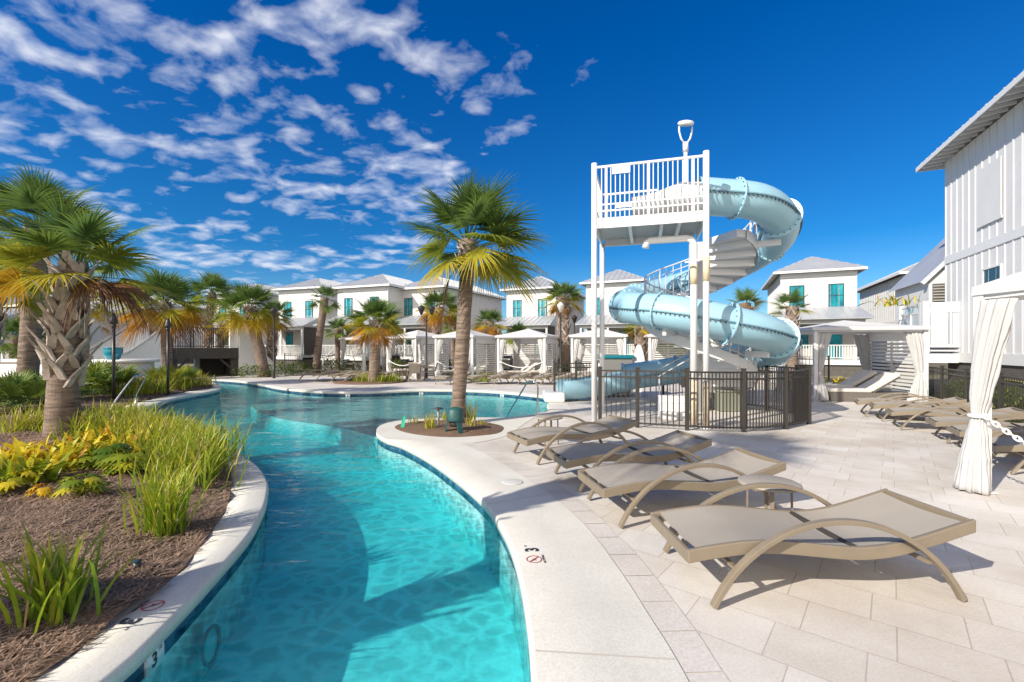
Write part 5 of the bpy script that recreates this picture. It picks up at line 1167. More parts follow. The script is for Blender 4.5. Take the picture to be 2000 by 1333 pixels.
# ---------------------------------------------------------------- lamps and torches
def tiki(label, px, base_y, top_py, g=None):
    x, y, _ = at(px, base_y); t = thing('torch', label, 'torch', (x, y, 0), group='black garden torches'); h = zpx(top_py, base_y)
    mb = MB(); mb.tube([(0,0,0), (0,0,h-.42)], .045, 10); mk('pole', mb, M_black, t)
    mb = MB(); mb.lathe([(.05, h-.43), (.085, h-.40), (.06, h-.36), (.05, h-.34), (.11, h-.32), (.10, h-.25), (.07, h-.12), (.035, h), (0, h+.005)], n=14); mk('torch_head', mb, M_black, t)
tiki('black garden torch with pointed head beside the turquoise pot', 222, 14.0, 612)
tiki('black garden torch in front of the bridge wall palm', 328, 16.2, 622)
def street(label, px, y, top_py, globe=True, arm=False, col=None):
    x = at(px, y)[0]; h = zpx(top_py, y); t = thing('street_lamp', label, 'street lamp', (x, y, 0)); cm = col or M_black
    mb = MB(); mb.tube([(0,0,0), (0,0,.6), (0,0,.62), (0,0,h-.55)], [.075,.075,.05,.045], 10); mk('pole', mb, cm, t)
    for sx in ((-.0,) if not arm else (-.28, .28)):
        if arm: mb = MB(); mb.tube([(0,0,h-.9), (sx*.6,0,h-.75), (sx,0,h-.62)], .02, 6); mk('bracket', mb, cm, t)
        mb = MB(); mb.lathe([(0, h-.55), (.05, h-.55), (.19, h-.2), (.20, h-.17), (.18, h-.15), (.06, h-.02), (0, h)], (sx, 0, 0), 16); mk('lamp_head', mb, (mat('lamp_opal', (.62,.61,.58), .3) if globe else cm), t)
street('black lamp post with a pale globe before the white cottage', 1095, 24.0, 590)
street('black lamp post with a dark hood beyond the pale globe lamp', 1122, 30.0, 615, globe=False)
street('double headed black lamp post before the cabana with the patio table', 833, 25.0, 596, globe=False, arm=True)
street('thin black lamp post right of the footbridge palm', 535, 25.0, 600, globe=False)
# far fence behind the cabanas
fence('picket_fence', 'long black picket fence behind the cabanas before the cottages', [Vector((-18, 36.5, 0)), Vector((-12, 35.2, 0)), Vector((-6, 33.6, 0)), Vector((0, 31.6, 0)), Vector((6, 29.2, 0)), Vector((12, 26.4, 0)), Vector((16.5, 24.0, 0))], hh=1.2, gap=.16, pk=.02)
# grills behind the cabanas
def grill(label, loc, rz, first=None):
    if first: return dup(first, loc, rz, label=label)
    t = thing('barbecue', label, 'barbecue', loc, rz, group='black barbecues behind the cabanas'); mb = MB(); mb.box((-.5,-.25,.1),(.5,.25,.8)); mk('cart', mb, M_black, t, bevel=.02)
    mb = MB(); mb.smooth = True; mb.loft([[Vector((x, .3*math.cos(a), .82 + .34*math.sin(a))) for a in [pi*j/10 for j in range(11)]] for x in (-.5, .5)]); mb.smooth = False; mb.face([mb.vert((-.5, .3*math.cos(pi*j/10), .82 + .34*math.sin(pi*j/10))) for j in range(11)]); mb.face([mb.vert((.5, .3*math.cos(pi*j/10), .82 + .34*math.sin(pi*j/10))) for j in range(11)][::-1]); mk('hood', mb, mat('black_enamel', (.012,.012,.013), .2), t)
    mb = MB(); mb.tube([(-.3,-.36,.98), (.3,-.36,.98)], .018, 6); mk('handle', mb, M_steel, t)
    return t
g0 = grill('black barbecue behind the slat backed cabana right of the palm', (-.5, 29.5, 0), R(-20)); grill('black barbecue behind the cabana beyond the patio table', (-8.2, 31.5, 0), R(-25), g0)
# ---------------------------------------------------------------- palms and plants
def leaf_mat(name, stops, trans=0.42, rough=0.45):
    m = bpy.data.materials.new(name); m.use_nodes = True; n, l = nodes_of(m); b = n['Principled BSDF']; b.inputs['Roughness'].default_value = rough; b.inputs['Specular IOR Level'].default_value = 0.35
    a = n.new('ShaderNodeAttribute'); a.attribute_name = 'age'; r = n.new('ShaderNodeValToRGB'); l.new(a.outputs['Fac'], r.inputs[0]); e = r.color_ramp.elements
    e[0].position = stops[0][0]; e[0].color = (*stops[0][1], 1); e[1].position = stops[-1][0]; e[1].color = (*stops[-1][1], 1)
    for p, c in stops[1:-1]: e.new(p).color = (*c, 1)
    l.new(r.outputs[0], b.inputs['Base Color'])
    t = n.new('ShaderNodeBsdfTranslucent'); l.new(r.outputs[0], t.inputs[0]); ms = n.new('ShaderNodeMixShader'); ms.inputs[0].default_value = trans
    l.new(b.outputs[0], ms.inputs[1]); l.new(t.outputs[0], ms.inputs[2]); l.new(ms.outputs[0], n['Material Output'].inputs[0])
    return m
M_frond = leaf_mat('palm_leaf', [(0.0, (0.10, 0.17, 0.045)), (0.2, (0.17, 0.245, 0.038)), (0.4, (0.31, 0.325, 0.032)), (0.62, (0.55, 0.40, 0.030)), (0.78, (0.58, 0.29, 0.025)), (0.9, (0.33, 0.15, 0.045)), (1.0, (0.20, 0.10, 0.055))])
M_blade = leaf_mat('grass_leaf', [(0.0, (0.09, 0.19, 0.020)), (0.35, (0.23, 0.33, 0.022)), (0.6, (0.42, 0.45, 0.035)), (0.8, (0.52, 0.42, 0.04)), (1.0, (0.45, 0.33, 0.16))], 0.4)
M_ti = leaf_mat('yellow_leaf', [(0.0, (0.07, 0.16, 0.015)), (0.4, (0.30, 0.34, 0.02)), (0.6, (0.74, 0.60, 0.03)), (0.85, (0.74, 0.50, 0.03)), (1.0, (0.50, 0.20, 0.02))], 0.4)
M_shrub = leaf_mat('shrub_leaf', [(0.0, (0.03, 0.07, 0.015)), (0.5, (0.08, 0.14, 0.02)), (1.0, (0.22, 0.24, 0.04))], 0.3)
def trunk_mat():
    m = bpy.data.materials.new('palm_trunk'); m.use_nodes = True; n, l = nodes_of(m); b = n['Principled BSDF']; b.inputs['Roughness'].default_value = 0.9
    t = n.new('ShaderNodeTexCoord'); mp = n.new('ShaderNodeMapping'); mp.inputs['Scale'].default_value = (2.2, 2.2, 16); l.new(t.outputs['Object'], mp.inputs[0])
    no = n.new('ShaderNodeTexNoise'); no.inputs['Scale'].default_value = 1.5; no.inputs['Detail'].default_value = 6; no.inputs['Roughness'].default_value = 0.65; l.new(mp.outputs[0], no.inputs['Vector'])
    mp2 = n.new('ShaderNodeMapping'); mp2.inputs['Scale'].default_value = (28, 28, 3); l.new(t.outputs['Object'], mp2.inputs[0]); n2 = n.new('ShaderNodeTexNoise'); n2.inputs['Scale'].default_value = 1; n2.inputs['Detail'].default_value = 4; l.new(mp2.outputs[0], n2.inputs['Vector'])
    r = n.new('ShaderNodeValToRGB'); l.new(no.outputs[0], r.inputs[0]); r.color_ramp.elements[0].position = .3; r.color_ramp.elements[0].color = (0.07, 0.048, 0.036, 1); r.color_ramp.elements[1].position = .68; r.color_ramp.elements[1].color = (0.31, 0.23, 0.175, 1)
    l.new(r.outputs[0], b.inputs['Base Color'])
    ad = n.new('ShaderNodeMath'); ad.operation = 'MULTIPLY_ADD'; l.new(n2.outputs[0], ad.inputs[0]); ad.inputs[1].default_value = .35; l.new(no.outputs[0], ad.inputs[2])
    bp = n.new('ShaderNodeBump'); bp.inputs['Strength'].default_value = 0.9; bp.inputs['Distance'].default_value = 0.03; l.new(ad.outputs[0], bp.inputs['Height']); l.new(bp.outputs[0], b.inputs['Normal'])
    return m
M_trunk = trunk_mat()
M_boot = mat('leaf_boot', (0.44, 0.375, 0.32), 0.85, var=0.35, vscale=7, bump=0.5, bscale=40)
UP = Vector((0, 0, 1))
def frond(mb, base, az, el, pet, fr, age, n, rnd, spread=2.15, droop=None):
    dirv = Vector((math.cos(az)*math.cos(el), math.sin(az)*math.cos(el), math.sin(el)))
    dr = (.16 + .40*max(0, age)**1.5) if droop is None else droop
    pts = []
    for k in range(5):
        s = k/4; pts.append(base + dirv*(pet*s) - UP*(pet*.12*s*s))
    mb.cur = 1; mb.age = min(.6, max(0, age*.6))
    sd0 = dirv.cross(UP)
    if sd0.length < .05: sd0 = Vector((1, 0, 0))
    sd0.normalize(); rows = []
    for k, p in enumerate(pts):
        w = .022*(1 - .5*k/4) * (fr/.9); upv = sd0.cross(dirv); rows.append([p - sd0*w, p + upv*w*.6, p + sd0*w, p - upv*w*.4])
    mb.loft(rows, close=True, caps=False); mb.cur = 0
    hub = pts[-1]; fwd = (pts[-1] - pts[-2]).normalized(); side = fwd.cross(UP)
    if side.length < .05: side = sd0
    side.normalize(); up = side.cross(fwd)
    tw = rnd.uniform(-.7, .7); side, up = side*math.cos(tw) + up*math.sin(tw), up*math.cos(tw) - side*math.sin(tw)
    bend = rnd.uniform(.3, .75)
    for i in range(n):
        t = -1 + 2*(i + .5)/n; ang = t*spread/2*1.55 + rnd.uniform(-.03, .03); L = fr*(1 - .30*t*t)*rnd.uniform(.86, 1.06)
        o = hub + fwd*(.30*fr*(1 - abs(t))) - up*(.05*fr*(1-abs(t)))
        d = (fwd*math.cos(ang) + side*math.sin(ang) + up*(.10*abs(math.sin(ang)) - .06)).normalized()
        wd = up.cross(d).normalized(); wd = (wd + up*rnd.uniform(-.5, .5)).normalized()
        w = fr*(.046 if n > 30 else .038*34/max(n, 18)) * rnd.uniform(.8, 1.1)
        st = ((0, .28), (.24, .58), (.5, .42), (.76, .2), (1.0, .015)); prev = None; dk = dr*rnd.uniform(.7, 1.5)
        tipage = rnd.uniform(.05, .35)
        for s, ww in st:
            p = o + d*(L*s) - UP*(L*(dk*s**2.2*.8 + .16*max(0, s-.55)**1.3)) - up*(bend*.16*L*s*s*abs(math.cos(ang)))
            a = min(1.0, max(0, age + tipage*s*s)); q = (mb.vert(p - wd*(w*ww), a), mb.vert(p + wd*(w*ww), a))
            if prev: mb.face((prev[0], prev[1], q[1], q[0]))
            prev = q
def palm(label, base, top, r=.19, crown=1.5, nf=30, nl=26, yellow=.5, boots=(.55, 1.0), dead=0, seed=1, group='sabal palms', pet=None, name='palm_tree', flare=1.25, bootlen=1.0, wind=0, boot_r=1.0, lowest=-30, dead_az=(205,), dead_el=(-62, -50), boot_w=1.0, boot_step=.075, dead_sp=.35, dead_dr=1.5, taper=0.0, dead_l=.95):
    rnd = random.Random(seed); base = Vector(base); top = Vector(top); t = thing(name, label, 'palm tree', base, group=group); rel = top - base
    cv_ = lambda s: Vector((rel.x*(s**1.15), rel.y*(s**1.15), rel.z*s)) + Vector((.05*math.sin(2.5*s + seed), .05*math.sin(1.8*s), 0))*s
    N = max(14, int(rel.z*7)); mb = MB(); ng = 18; mb.smooth = True; secs = []
    def rad(s): return r*(1 - taper*s)*(1 + (flare-1)*max(0, 1 - s*6)**2 + (.12 if s > .85 else 0))
    for k in range(N+1):
        s = k/N; c = cv_(s) if k else Vector((0,0,-.1)); rr = rad(s)
        secs.append([c + Vector((math.cos(2*pi*j/ng), math.sin(2*pi*j/ng), 0))*(rr*(1 + .07*noise.noise((math.cos(2*pi*j/ng)*1.5 + seed, math.sin(2*pi*j/ng)*1.5, s*rel.z*2.5)) + .025*math.sin(s*rel.z*42))) for j in range(ng)])
    mb.loft(secs, close=True); tk = mk('trunk', mb, M_trunk, t)
    if boots:
        mb = MB(); z = boots[0]; step = boot_step/rel.z*(r/.19); i = 0
        while z < boots[1]*.95:
            c = cv_(z); az = i*2.39996 + rnd.uniform(-.15, .15); rr = rad(z)*.97; bl = bootlen*rnd.uniform(.75, 1.25)*(1 if z < .6 else 1 - 1.0*(z-.6))
            ou = Vector((math.cos(az), math.sin(az), 0)); 
            pa = []
            for sg in (-1, 1):
                a1 = az + sg*.62; p0 = c + Vector((math.cos(a1), math.sin(a1), 0))*rr - UP*.02
                p1 = c + Vector((math.cos(az + sg*.3), math.sin(az + sg*.3), 0))*(rr + .03*boot_r) + UP*(.14*bl)
                p2 = c + ou*(rr + .075*boot_r*bl) + UP*(.27*bl) + Vector((math.cos(az + sg*1.57), math.sin(az + sg*1.57), 0))*.012
                secs = []
                for p, w, th in ((p0, .055, .02), (p1, .050, .028), (p2, .038, .022)):
                    sdv = Vector((-ou.y, ou.x, 0)); secs.append([p - sdv*w*boot_w*(r/.19)*.8 - ou*th*.5, p + sdv*w*boot_w*(r/.19)*.8 - ou*th*.5, p + sdv*w*boot_w*(r/.19)*.7 + ou*th, p - sdv*w*boot_w*(r/.19)*.7 + ou*th])
                mb.loft(secs, close=True)
            sdv = Vector((-ou.y, ou.x, 0)); q0 = c + ou*(rr + .05*boot_r*bl) + UP*(.22*bl); q1 = c + ou*(rr + .16*boot_r*bl) + UP*(.44*bl) + sdv*rnd.uniform(-.03,.03); secs = []
            for p, w in ((q0, .058), (q0.lerp(q1, .5), .042), (q1, .026 if rnd.random() < .6 else .045)):
                w *= boot_w*(r/.19)*.85; secs.append([p - sdv*w, p - ou*.02, p + sdv*w, p + ou*.018])
            mb.loft(secs, close=True); z += step; i += 1
        mk('leaf_boots', mb, M_boot, t, recalc=True)
    mb = MB(); tc = cv_(1.0); pet = pet or crown*.36; fr = crown*.60
    for i in range(nf):
        f = (i + .5)/nf; el = R(84 + (lowest - 84)*f**1.1 + rnd.uniform(-9, 9)); az = i*2.39996 + rnd.uniform(-.25, .25)
        age = max(0, (f - .42)*1.25*yellow*1.5 + rnd.uniform(-.08, .14)*yellow*1.4); age = min(age, .82)
        sc = rnd.uniform(.85, 1.1)*(.8 + .2*min(1, f*4))
        az2 = az + (wind*.5*math.sin(az - pi) if wind else 0)
        b = tc + Vector((math.cos(az), math.sin(az), 0))*(r*.5) + UP*(.05 - .38*f)
        frond(mb, b, az2, el, pet*sc, fr*sc, age, nl, rnd)
    mk('crown', mb, [M_frond, M_frond], t)
    if dead:
        mb = MB()
        for i in range(dead):
            az = R(dead_az[i % len(dead_az)] + rnd.uniform(-8, 8)); frond(mb, tc + Vector((math.cos(az), math.sin(az), 0))*r*.9 - UP*.4, az, R(rnd.uniform(*dead_el)), pet*.6, fr*dead_l, rnd.uniform(.90, .97), nl, rnd, spread=dead_sp, droop=dead_dr)
        mk('dead_fronds', mb, [M_frond, M_frond], t)
    return t
def pb(px, y, z=0): x, _, _ = at(px, y); return (x, y, z)
def pt(px, py, y): return P(px, py, y)
# the palm on the island
ib = G(893, 829); palm('tall leaning sabal palm on the mulched island, wind-blown crown with yellowing lower fronds', (ib.x, ib.y, .03), pt(918, 468, ib.y), r=.155, crown=1.60, nf=34, nl=40, yellow=.46, boots=(.80, 1.0), dead=1, seed=8, group=None, flare=1.35, wind=1, bootlen=.95, lowest=-20, dead_az=(186,), dead_l=.55)
# big palm in the left bed
lb = G(122, 868); palm('stout sabal palm in the left bed, trunk covered in split grey leaf bases', (lb.x, lb.y, .1), pt(134, 512, lb.y), r=.24, taper=.30, crown=1.36, nf=22, nl=42, yellow=.62, boots=(.30, 1.0), dead=3, seed=11, group=None, flare=1.1, bootlen=1.1, boot_r=1.45, lowest=-12, dead_az=(-12, 8, -30), dead_el=(-8, 14), boot_w=1.15, boot_step=.05, dead_sp=1.5, dead_dr=.85)
palm('tall smooth trunked sabal palm just behind the stout left palm', pb(52, 12.6, .1), pt(72, 436, 12.6), r=.23, crown=1.78, nf=26, nl=34, yellow=.40, boots=(.82, 1.0), seed=12, group=None, lowest=-12)
palm('sabal palm half cut by the left edge of the view', pb(-38, 10.2, .1), pt(-22, 540, 10.2), r=.2, crown=1.1, nf=18, nl=30, yellow=.35, boots=(.4, 1.0), seed=13, group=None)
palm('sabal palm with orange lower fronds against the bridge wall', pb(327, 19.5), pt(322, 590, 19.5), r=.2, crown=1.85, nf=42, nl=32, yellow=.85, boots=(.72, 1.0), seed=14)
palm('green sabal palm rising behind the black footbridge railing', pb(398, 33), pt(415, 572, 33), r=.24, crown=1.9, nf=36, nl=26, yellow=.35, boots=(.2, 1.0), seed=15)
palm('dark leaning sabal palm right of the footbridge', pb(517, 26.2), pt(486, 598, 26.2), r=.30, crown=1.75, nf=40, nl=28, yellow=.55, boots=(.8, 1.0), seed=16)
palm('sabal palm with orange fronds behind the dark leaning palm', pb(530, 29), pt(533, 615, 29), r=.26, crown=1.4, nf=36, nl=24, yellow=.8, boots=(.3, 1.0), seed=17)
palm('slim bare trunked palm with a small green crown before the cottages', pb(617, 30), pt(632, 582, 30), r=.23, crown=1.2, nf=20, nl=24, yellow=.15, boots=None, seed=18, flare=1.4)
palm('full golden sabal palm in the round planter at the far pool edge', (*G(730, 749)[:2], 0), pt(733, 625, G(730, 749).y), r=.24, crown=1.45, nf=46, nl=30, yellow=.85, boots=(.55, 1.0), seed=19)
palm('golden sabal palm behind the cabana with the patio table', pb(846, 29), pt(856, 600, 29), r=.30, crown=1.55, nf=38, nl=26, yellow=.95, boots=(.1, 1.0), seed=20)
palm('small golden sabal palm right of the leaning palm trunk', pb(955, 26.5), pt(957, 628, 26.5), r=.24, crown=1.0, nf=40, nl=24, yellow=1.0, boots=(.2, 1.0), seed=21)
palm('golden green sabal palm beside the pale globe lamp', pb(1104, 26), pt(1101, 580, 26), r=.30, crown=1.25, nf=38, nl=26, yellow=.75, boots=(.35, 1.0), seed=22)
palm('palm trunk seen under the blue tube beside the cabana', pb(1252, 25), pt(1253, 632, 25), r=.30, crown=1.2, nf=20, nl=20, yellow=.8, boots=(.2, 1.0), seed=23)
palm('young palm with a pinkish booted trunk before the cottage right of the slide', pb(1549, 20.5), pt(1546, 598, 20.5), r=.22, crown=.95, nf=16, nl=22, yellow=.35, boots=(.4, 1.0), seed=24, lowest=10)
palm('orange tipped palm peeking out behind the slide tube', pb(1470, 24), pt(1456, 592, 24), r=.22, crown=1.1, nf=18, nl=22, yellow=1.0, boots=None, seed=25, lowest=5)
palm('low green palm right of the slide tube near the cottage', pb(1507, 27), pt(1505, 640, 27), r=.2, crown=1.0, nf=30, nl=22, yellow=.2, boots=None, seed=26)
for k, (px, py, y, yl, lab) in enumerate(((660, 642, 33, .3, 'small palm behind the small white cabana, left of the round planter palm'), (762, 640, 32, .35, 'small palm between the planter palm and the next cabana'), (886, 636, 33, .45, 'small palm just left of the leaning palm trunk, behind the cabanas'),
        (430, 632, 31, .9, 'golden palm seen through the black footbridge railing'), (466, 640, 30, .4, 'small palm right of the white bridge pillar'), (196, 622, 34, .7, 'small golden palm above the ramp wall left of the bridge'), (165, 590, 24, .55, 'palm crown behind the trunk of the stout left palm'), (85, 580, 21, .6, 'palm crown between the two big left trunks'), (30, 655, 19, .15, 'low dark palm at the left edge above the white planter wall'),
        (1010, 652, 34, .3, 'low palm before the porch of the cottage right of the leaning palm'), (268, 628, 36, .8, 'small golden palm behind the left bridge parapet'))):
    palm(lab, pb(px, y), pt(px, py, y), r=.2, crown=1.15 if y > 25 else 1.2, nf=30, nl=22, yellow=yl, boots=(.3, 1.0) if k % 2 else None, seed=40 + k)
# the palm outside the left edge whose trunk shadow crosses the bank and the pool
palm('sabal palm outside the left edge whose shadow crosses the pool', (-4.4, 1.50, .05), (-4.35, 1.52, 6.0), r=.23, crown=1.5, nf=30, nl=28, yellow=.5, boots=(.2, 1.0), seed=61)

# strappy plants
def blades(mb, c, n, h, spread, w, rnd, age=(.1, .6), curl=.5, st=4, r0=.12):
    for k in range(n):
        az = rnd.uniform(0, 2*pi); ti = abs(rnd.gauss(0, spread)); L = h*rnd.uniform(.6, 1.12); a = rnd.uniform(*age) if rnd.random() > .06 else rnd.uniform(.85, 1.0)
        p0 = Vector(c) + Vector((rnd.gauss(0, r0), rnd.gauss(0, r0), -.02)); d = Vector((math.cos(az)*math.sin(ti), math.sin(az)*math.sin(ti), math.cos(ti))); ou = Vector((math.cos(az), math.sin(az), 0)); sdv = Vector((-ou.y, ou.x, 0)); tw = rnd.uniform(-.8, .8); sdv = (sdv*math.cos(tw) + ou*math.sin(tw)); cu = curl*rnd.uniform(.3, 1.4)
        ww = w*rnd.uniform(.7, 1.2); prev = None
        for i in range(st + 1):
            s = i/st; p = p0 + d*(L*s) + ou*(L*cu*.45*s*s) - UP*(L*cu*.38*s**3); wd = ww*(1 - s**2.2)*(.75 + .5*s) if i < st else 0.0005
            q = (mb.vert(p - sdv*wd, min(1, a + .28*s*s)), mb.vert(p + sdv*wd, min(1, a + .28*s*s)))
            if prev: mb.face((prev[0], prev[1], q[1], q[0]))
            prev = q
def clump(label, px, py, h, n=90, spread=.35, w=.010, age=(.1, .5), curl=.5, seed=0, group='strappy grass clumps along the left bank', name='grass_clump', z=None, m_=None, r0=.12, cat='grass clump', xy=None, st=4):
    rnd = random.Random(seed*7 + 3); c = G(px, py) if xy is None else Vector((*xy, 0)); zz = (bed_z(c.x, c.y) if z is None else z)
    mb = MB(); blades(mb, (0, 0, 0), n, h, spread, w, rnd, age, curl, st, r0); o = mk(name, mb, m_ or M_blade); o.location = (c.x, c.y, zz); return tag(o, label, cat, group)
clump('bright green strappy grass clump nearest the camera at the lower left', 108, 1226, .58, 110, .36, .012, (.1, .55), .45, 1, None, r0=.07)
clump('tall grass clump on bare mulch left of the curved coping', 318, 1050, .66, 140, .30, .011, (.15, .6), .4, 2, None, r0=.08)
clump('grass clump right against the curved coping bulge, leaning over it', 372, 945, .68, 170, .38, .0115, (.15, .62), .5, 3, None, r0=.16)
clump('grass clump overhanging the coping just beyond the bulge', 392, 905, .70, 150, .36, .010, (.1, .55), .5, 4, None, r0=.2)
row = [(360, 925), (340, 935), (352, 962), (388, 925), (405, 890), (345, 895), (372, 880), (318, 878), (290, 872), (300, 858), (262, 862), (330, 865), (235, 860), (270, 845), (210, 852), (240, 838), (190, 846), (300, 905), (180, 870), (215, 833), (255, 830), (352, 905), (335, 885), (275, 885), (248, 872), (222, 866), (310, 868), (190, 860)]
for k, (px, py) in enumerate(row): clump('green yellow grass clump in the dense row behind the curved coping', px, py, .62, 110, .36, .0115, (.15, .68), .5, 10 + k, 'dense grass row along the left bank', r0=.2)
for k, (px, py) in enumerate(((72, 856), (40, 862), (98, 848))): clump('yellow green grass clump left of the stout palm trunk', px, py, .6, 70, .34, .011, (.3, .75), .5, 40 + k, 'grass beside the stout palm', r0=.15)
# yellow broad leaves
def rosette(label, px, py, h, n, w, age, seed, name='bromeliad', group='yellow broad leaved plants in the left bed', xy=None, z=None, cat='plant', m_=None, spread=.75, r0=.1):
    rnd = random.Random(seed); c = G(px, py) if xy is None else Vector((*xy, 0)); mb = MB(); blades(mb, (0,0,0), n, h, spread, w, rnd, age, .8, 5, r0); o = mk(name, mb, m_ or M_ti); o.location = (c.x, c.y, bed_z(c.x, c.y) if z is None else z); return tag(o, label, cat, group)
for k, (px, py) in enumerate(((28, 965), (62, 938), (100, 925), (135, 912), (170, 905), (40, 925), (215, 900), (250, 905), (285, 893), (200, 925), (118, 945), (8, 945), (70, 970), (185, 888), (235, 915), (150, 935), (265, 880))):
    rosette('yellow broad leaved plant in the drift left of the grass row', px, py, .44, 42, .036, (.36, .62) if k % 3 else (.1, .5), 100 + k)
def lobed(label, px, py, h, n, age, seed, group=None):
    rnd = random.Random(seed); c = G(px, py); mb = MB()
    for k in range(n):
        az = rnd.uniform(0, 2*pi); el = rnd.uniform(.35, 1.2); d = Vector((math.cos(az)*math.cos(el), math.sin(az)*math.cos(el), math.sin(el))); hub = d*(h*rnd.uniform(.5, .95)); a = rnd.uniform(*age)
        mb.age = a; mb.tube([Vector((0,0,0)), hub*.6 + UP*.02, hub], .005, 4, caps=False); fw = Vector((math.cos(az), math.sin(az), -.25)).normalized(); sdv = fw.cross(UP).normalized(); upv = sdv.cross(fw)
        for j in range(9):
            t = -1 + 2*j/8; an = t*1.9; dd = (fw*math.cos(an) + sdv*math.sin(an) - upv*.12).normalized(); L = .16*(1 - .35*abs(t))*rnd.uniform(.85, 1.1)*(h/.3); wd = upv.cross(dd).normalized()*.016*(h/.3)
            p = [hub, hub + dd*L*.5, hub + dd*L - UP*.02]
            i0 = mb.vert(p[0]); i1 = mb.vert(p[1] - wd*1.3); i2 = mb.vert(p[1] + wd*1.3); i3 = mb.vert(p[2] - wd*.2); i4 = mb.vert(p[2] + wd*.2); mb.face((i0, i1, i2)); mb.face((i1, i3, i4, i2))
    o = mk('philodendron', mb, M_ti); o.location = (c.x, c.y, bed_z(c.x, c.y)); return tag(o, label, 'plant', group)
lobed('small green lobed leaf plant alone on the mulch', 155, 1003, .26, 18, (.1, .55), 1)
lobed('small orange leaf plant beside the green lobed plant', 82, 1002, .18, 7, (.8, 1.0), 2)
lobed('dark green lobed plant among the yellow leaves', 205, 935, .34, 26, (.0, .35), 3); lobed('dark green lobed plant below the grass row', 250, 945, .32, 24, (.05, .5), 4)
lobed('yellow green lobed plant at the left edge of the mulch', 20, 990, .25, 14, (.3, .7), 5); lobed('lobed plant by the foot of the stout palm', 175, 925, .3, 20, (.2, .6), 6)
# palmettos and shrubs
def palmetto(label, px, y, h, n, age, seed, group='saw palmettos in the left bed', nl=18):
    rnd = random.Random(seed); x, _, _ = at(px, y); mb = MB()
    for k in range(n):
        frond(mb, Vector((rnd.gauss(0, .22), rnd.gauss(0, .22), 0)), rnd.uniform(0, 2*pi), R(rnd.uniform(25, 88)), h*rnd.uniform(.35, .62), h*.42, rnd.uniform(*age), nl, rnd)
    o = mk('saw_palmetto', mb, [M_frond, M_frond]); o.location = (x, y, bed_z(x, y)); return tag(o, label, 'shrub', group)
palmetto('grey green saw palmetto left of the stout palm trunk, nearer one', 38, 11.0, 1.1, 34, (0, .22), 1)
palmetto('grey green saw palmetto at the left edge under the white wall', -5, 12.2, 1.15, 34, (0, .25), 2)
palmetto('grey green saw palmetto close to the left palm trunk, farther one', 85, 13.0, 1.1, 30, (0, .25), 3)
palmetto('bright green saw palmetto right of the stout palm trunk', 190, 14.6, 1.35, 44, (.05, .3), 4); palmetto('green saw palmetto below the turquoise pot', 225, 15.2, 1.2, 36, (.0, .3), 5)
palmetto('green saw palmetto below the bridge wall', 318, 17.6, 1.0, 34, (.05, .4), 6); palmetto('green saw palmetto at the foot of the bridge palm', 352, 18.4, 1.0, 34, (.1, .4), 7)
for k, (px, y, h, ag) in enumerate(((262, 15.6, .7, (.3, .8)), (285, 15.9, .75, (.35, .85)), (300, 16.3, .7, (.2, .7)), (365, 18.6, .75, (.45, .9)), (385, 19.4, .7, (.5, .95)), (340, 17.6, .6, (.3, .8)), (245, 15.0, .6, (.3, .7)), (398, 20.2, .55, (.5, .9)))):
    clump('pale yellow grass tuft by the far left coping before the bridge', 0, 0, h, 110, .5, .014, ag, .6, 60 + k, 'yellow grass tufts before the bridge', xy=at(px, y)[:2], r0=.28, st=3)
def shrub(label, px, y, w, h, n, age, seed, group='low shrubs behind the far deck', z=0, leaf=.09, name='shrub', d=None):
    rnd = random.Random(seed); mb = MB(); d = d or w*.6
    for k in range(n):
        while True:
            q = Vector((rnd.uniform(-1,1), rnd.uniform(-1,1), rnd.uniform(0,1)))
            if q.length < 1 + .25*noise.noise((q.x*3 + seed, q.y*3, q.z*3)) and rnd.random() < .25 + q.length: break
        p = Vector((q.x*w/2, q.y*d/2, q.z*h)); az = rnd.uniform(0, 2*pi); el = rnd.uniform(-.3, 1.3); dd = Vector((math.cos(az)*math.cos(el), math.sin(az)*math.cos(el), math.sin(el))); sv = dd.cross(UP).normalized() if abs(dd.z) < .98 else Vector((1,0,0)); L = leaf*rnd.uniform(.7, 1.6); mb.age = rnd.uniform(*age)
        m0 = p + dd*L*.5; mb.face([mb.vert(p), mb.vert(m0 - sv*L*.22), mb.vert(p + dd*L), mb.vert(m0 + sv*L*.22)])
    o = mk(name, mb, M_shrub); o.location = (*at(px, y)[:2], z); return tag(o, label, 'shrub', group)
sh = [(495, 26.0, 2.6, .7, 'low green shrub at the foot of the right bridge wall'), (545, 27.5, 2.2, .8, 'low shrub behind the dark loungers, left one'), (590, 28.5, 2.0, .9, 'low shrub behind the dark loungers, right one'), (655, 30, 2.0, 1.0, 'shrub inside view of the small far cabana'), (715, 30.5, 2.2, .9, 'shrub behind the round planter palm'),
      (775, 30, 2.0, .9, 'shrub behind the cabana with the patio table'), (880, 29, 2.0, .9, 'shrub left of the leaning trunk behind the cabana'), (945, 26, 1.2, .8, 'bright shrub between the two middle cabanas'), (1110, 25, 1.4, .8, 'shrub at the foot of the palm by the globe lamp'), (1230, 26, 2.5, .9, 'shrub behind the surfboard'), (1385, 25, 3.0, .9, 'shrub behind the slide stair')]
for k, (px, y, w, h, lab) in enumerate(sh): shrub(lab, px, y, w, h, 700, (.2, 1.0), 200 + k, leaf=.13)
for k in range(7):
    p = fr[0].lerp(fr[6], (k + .4)/7) + off*.62; o = shrub('dark green rounded shrub behind the right black fence', 0, 10, 1.6, .66, 1900, (.3, 1.0), 230 + k, 'shrubs behind the right black fence', leaf=.075); o.location = (p.x, p.y, 0)
